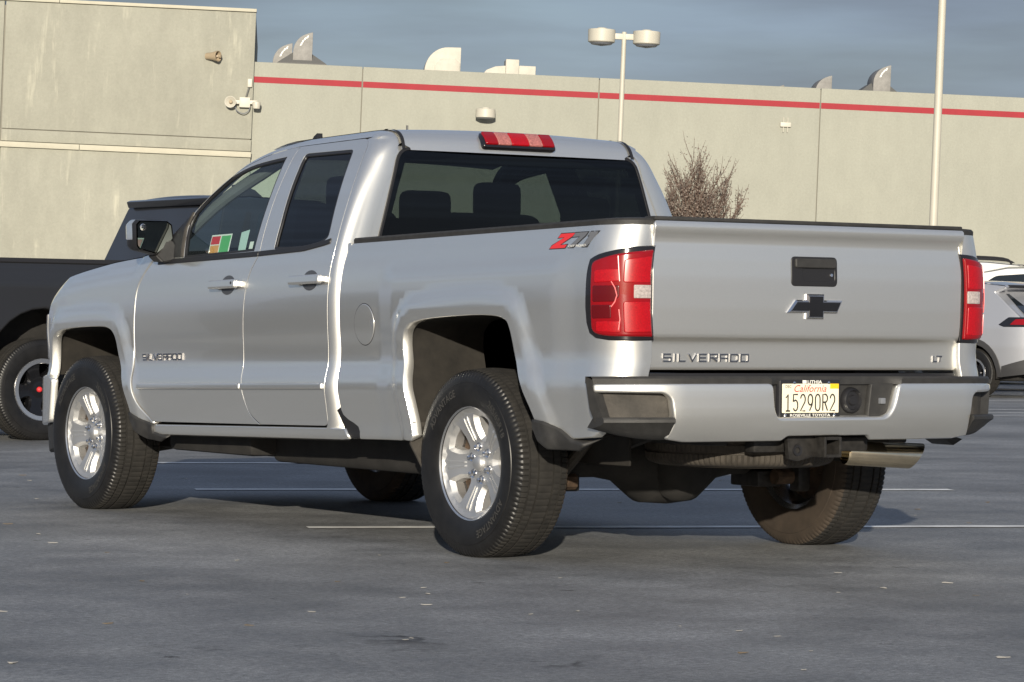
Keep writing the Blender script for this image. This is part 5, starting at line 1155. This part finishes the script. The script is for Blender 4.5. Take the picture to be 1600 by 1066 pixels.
stop=[(3.50,.42),(3.60,.62),(3.52,.92),(3.30,1.02),(2.45,1.12),(1.70,1.58),(1.20,1.68),(.6,1.695),(.0,1.675),(-.42,1.635),(-.45,1.605),(-.28,1.54),(-.66,1.28),(-.93,1.08),(-.98,.85),(-.99,.55),(-.92,.38)]
swin=[[(-.10,1.20),(-.02,1.44),(.08,1.50),(.14,1.18)],[(.20,1.15),(.16,1.54),(.85,1.60),(.92,1.12)],[(.98,1.12),(.92,1.60),(1.35,1.57),(2.05,1.12)]]
def suv(label,loc,F,pm,scale=1,rails=True,qt=False,group='parked sport utility vehicles'):
    o,S=vehicle('parked_suv',label,'suv',loc,hd(F),pm,stop,[(0,.41,.36,1.0),(2.69,.41,.36,1.0)],1.12,swin,1.88,1.70,side_lo=.30,group=group,scale=scale,ends=(.7,.5))
    for x in (-.80,.80):
        for y in (0,2.69): cwheel(o,x,y,-1 if x<0 else 1,.90)
    for s in (1,-1):
        for c in (0,2.69):
            t=np.linspace(0,math.pi,18); ring=[(c+.50*math.cos(a),.36+.50*math.sin(a)) for a in t]+[(c-.50,.30),(c-.415,.30)]+[(c+.415*math.cos(a),.36+.415*math.sin(a)) for a in t[::-1]]+[(c+.415,.30),(c+.50,.30)]
            patch('arch_cladding',ring,S,(-1,0,0),M_CLAD,o,sgn=s,step=.06,off=.014,roll=.006,depth=.04)
        patch('sill_cladding',[(.45,.29),(2.24,.29),(2.24,.46),(.45,.42)],S,(-1,0,0),M_CLAD,o,sgn=s,step=.1,off=.012,roll=.005,depth=.03)
        patch('rear_cladding',[(-.98,.36),(-.47,.30),(-.52,.46),(-.96,.58)],S,(-1,0,0),M_CLAD,o,sgn=s,step=.06,off=.012,roll=.005,depth=.03)
        patch('tail_lamp',roundpoly([(-.46,1.06),(-.62,1.17),(-.945,1.17),(-.975,1.03),(-.56,1.03)],.01),S,(-1,0,0),M_BLKCHROME,o,sgn=s,step=.05,off=.010,roll=.004,depth=.03)
        patch('tail_lens',roundpoly([(-.66,1.06),(-.74,1.14),(-.935,1.145),(-.955,1.06)],.01),S,(-1,0,0),M_RED,o,sgn=s,step=.05,off=.016,roll=.004,depth=.02)
        if qt: patch('quarter_trim',[(-.70,1.22),(-.62,1.20),(-.20,1.47),(.10,1.56),(-.20,1.575),(-.34,1.52)],S,(-1,0,0),M_TRIM,o,sgn=s,step=.05,off=.006,roll=.003,depth=.02)
        if rails: tube('roof_rail',smooth([(-.66*s,1.35,1.64),(-.66*s,1.20,1.72),(-.66*s,.4,1.75),(-.66*s,-.2,1.725),(-.66*s,-.32,1.65)],4),.018,M_TRIM,o,n=6)
    box('rear_bumper_cladding',(-.80,-1.04,.30),(.80,-.90,.60),M_CLAD,o,bev=.03); box('rear_spoiler',(-.66,-.48,1.60),(.66,-.15,1.645),M_TRIM,o,bev=.015)
    V,F=gridVF([[(x*w_,y,z) for x in np.linspace(-1,1,5)] for y,z,w_ in ((-.32,1.515,.60),(-.64,1.30,.70),(-.90,1.12,.74))]); V=V.copy(); V[:,1]-=.02; obj('rear_glass',V,F,M_CARGL,o)
    V,F=gridVF([[(x*w_,y,z) for x in np.linspace(-1,1,5)] for y,z,w_ in ((2.40,1.17,.82),(2.05,1.385,.74),(1.74,1.575,.66))]); V=V.copy(); V[:,2]+=.045; obj('front_glass',V,F,M_CARGL,o)
    tube('exhaust',[(-.55,-.8,.30),(-.55,-1.06,.30)],.04,M_CHROME,o)
    box('number_plate',(-.16,-1.03,.78),(.16,-.985,.93),M_WHITE,o,bev=.005)
    return o
def gp(lat,dist): return (CAM.x+W2.x*dist+R2.x*lat,CAM.y+W2.y*dist+R2.y*lat,0)
def px(x,d): return (x-800)/4799*d
F1=(R2*-.68+W2*.73).normalized()
lw=Vector(gp(px(1529,45),45)); lf=Vector((-F1[1],F1[0],0)); c=lw-lf*.80
suv('pale silver suv with black arches and slim red tail lamp, beside the truck tail lamp',c,F1,M_SILVCAR,rails=False)
F2=(R2*-.98+W2*.2).normalized(); c=Vector(gp(px(1552,50.5)+1.70,50.5))
suv('tall white suv facing away behind the pale silver suv',(c.x,c.y,0),F2,M_WHITECAR,scale=1.19,rails=False)
c=Vector(gp(px(1580,57)-.40,57)); suv('white suv with black roof rails in the row furthest back',(c.x,c.y,0),F2,M_WHITECAR,scale=1.33)
suv('black suv parked across the aisle, mirrored in the silver doors',(-9.2,13.2,0),(.80,-.60),M_BLACKCAR,rails=False)
# ================================================================ litter on the asphalt
M_LIT=mat('pale_scrap',(.42,.40,.36),.8); M_LIT2=mat('dry_leaf',(.20,.15,.09),.8)
base=[]
for k in range(3):
    n=6; bm=bmesh.new(); vs=[bm.verts.new((math.cos(i*6.28/n)*(1+random.uniform(-.35,.35)),math.sin(i*6.28/n)*.45*(1+random.uniform(-.4,.4)),random.uniform(.05,.3))) for i in range(n)]; f=bm.faces.new(vs)
    r=bmesh.ops.extrude_face_region(bm,geom=[f])
    for v in r['geom']:
        if isinstance(v,bmesh.types.BMVert): v.co.z+=.12
    me=bpy.data.meshes.new('litter_scrap'); bmesh.ops.recalc_face_normals(bm,faces=bm.faces); bm.to_mesh(me); bm.free(); base.append(me)
MA=[(remat(b,[M_LIT]),remat(b,[M_LIT2])) for b in base]
for k in range(84):
    d=random.uniform(6.5,20); x=random.uniform(0,1600); lat=(x-800)/4799*d; p=gp(lat,d)
    if -1.1<p[0]<1.1 and -1.3<p[1]<4.4: continue
    leaf=random.random()<.35; o=link('dry_leaf' if leaf else 'litter_scrap',MA[k%3][1 if leaf else 0],None,(p[0],p[1],.001),(0,0,random.uniform(0,6))); s=random.uniform(.010,.024); o.scale=(s,s,s*.5)
    tag(o,'tiny dry brown leaf lying on the asphalt' if leaf else 'tiny pale scrap of litter lying on the asphalt','leaf' if leaf else 'litter','leaves on the asphalt' if leaf else 'scraps on the asphalt')
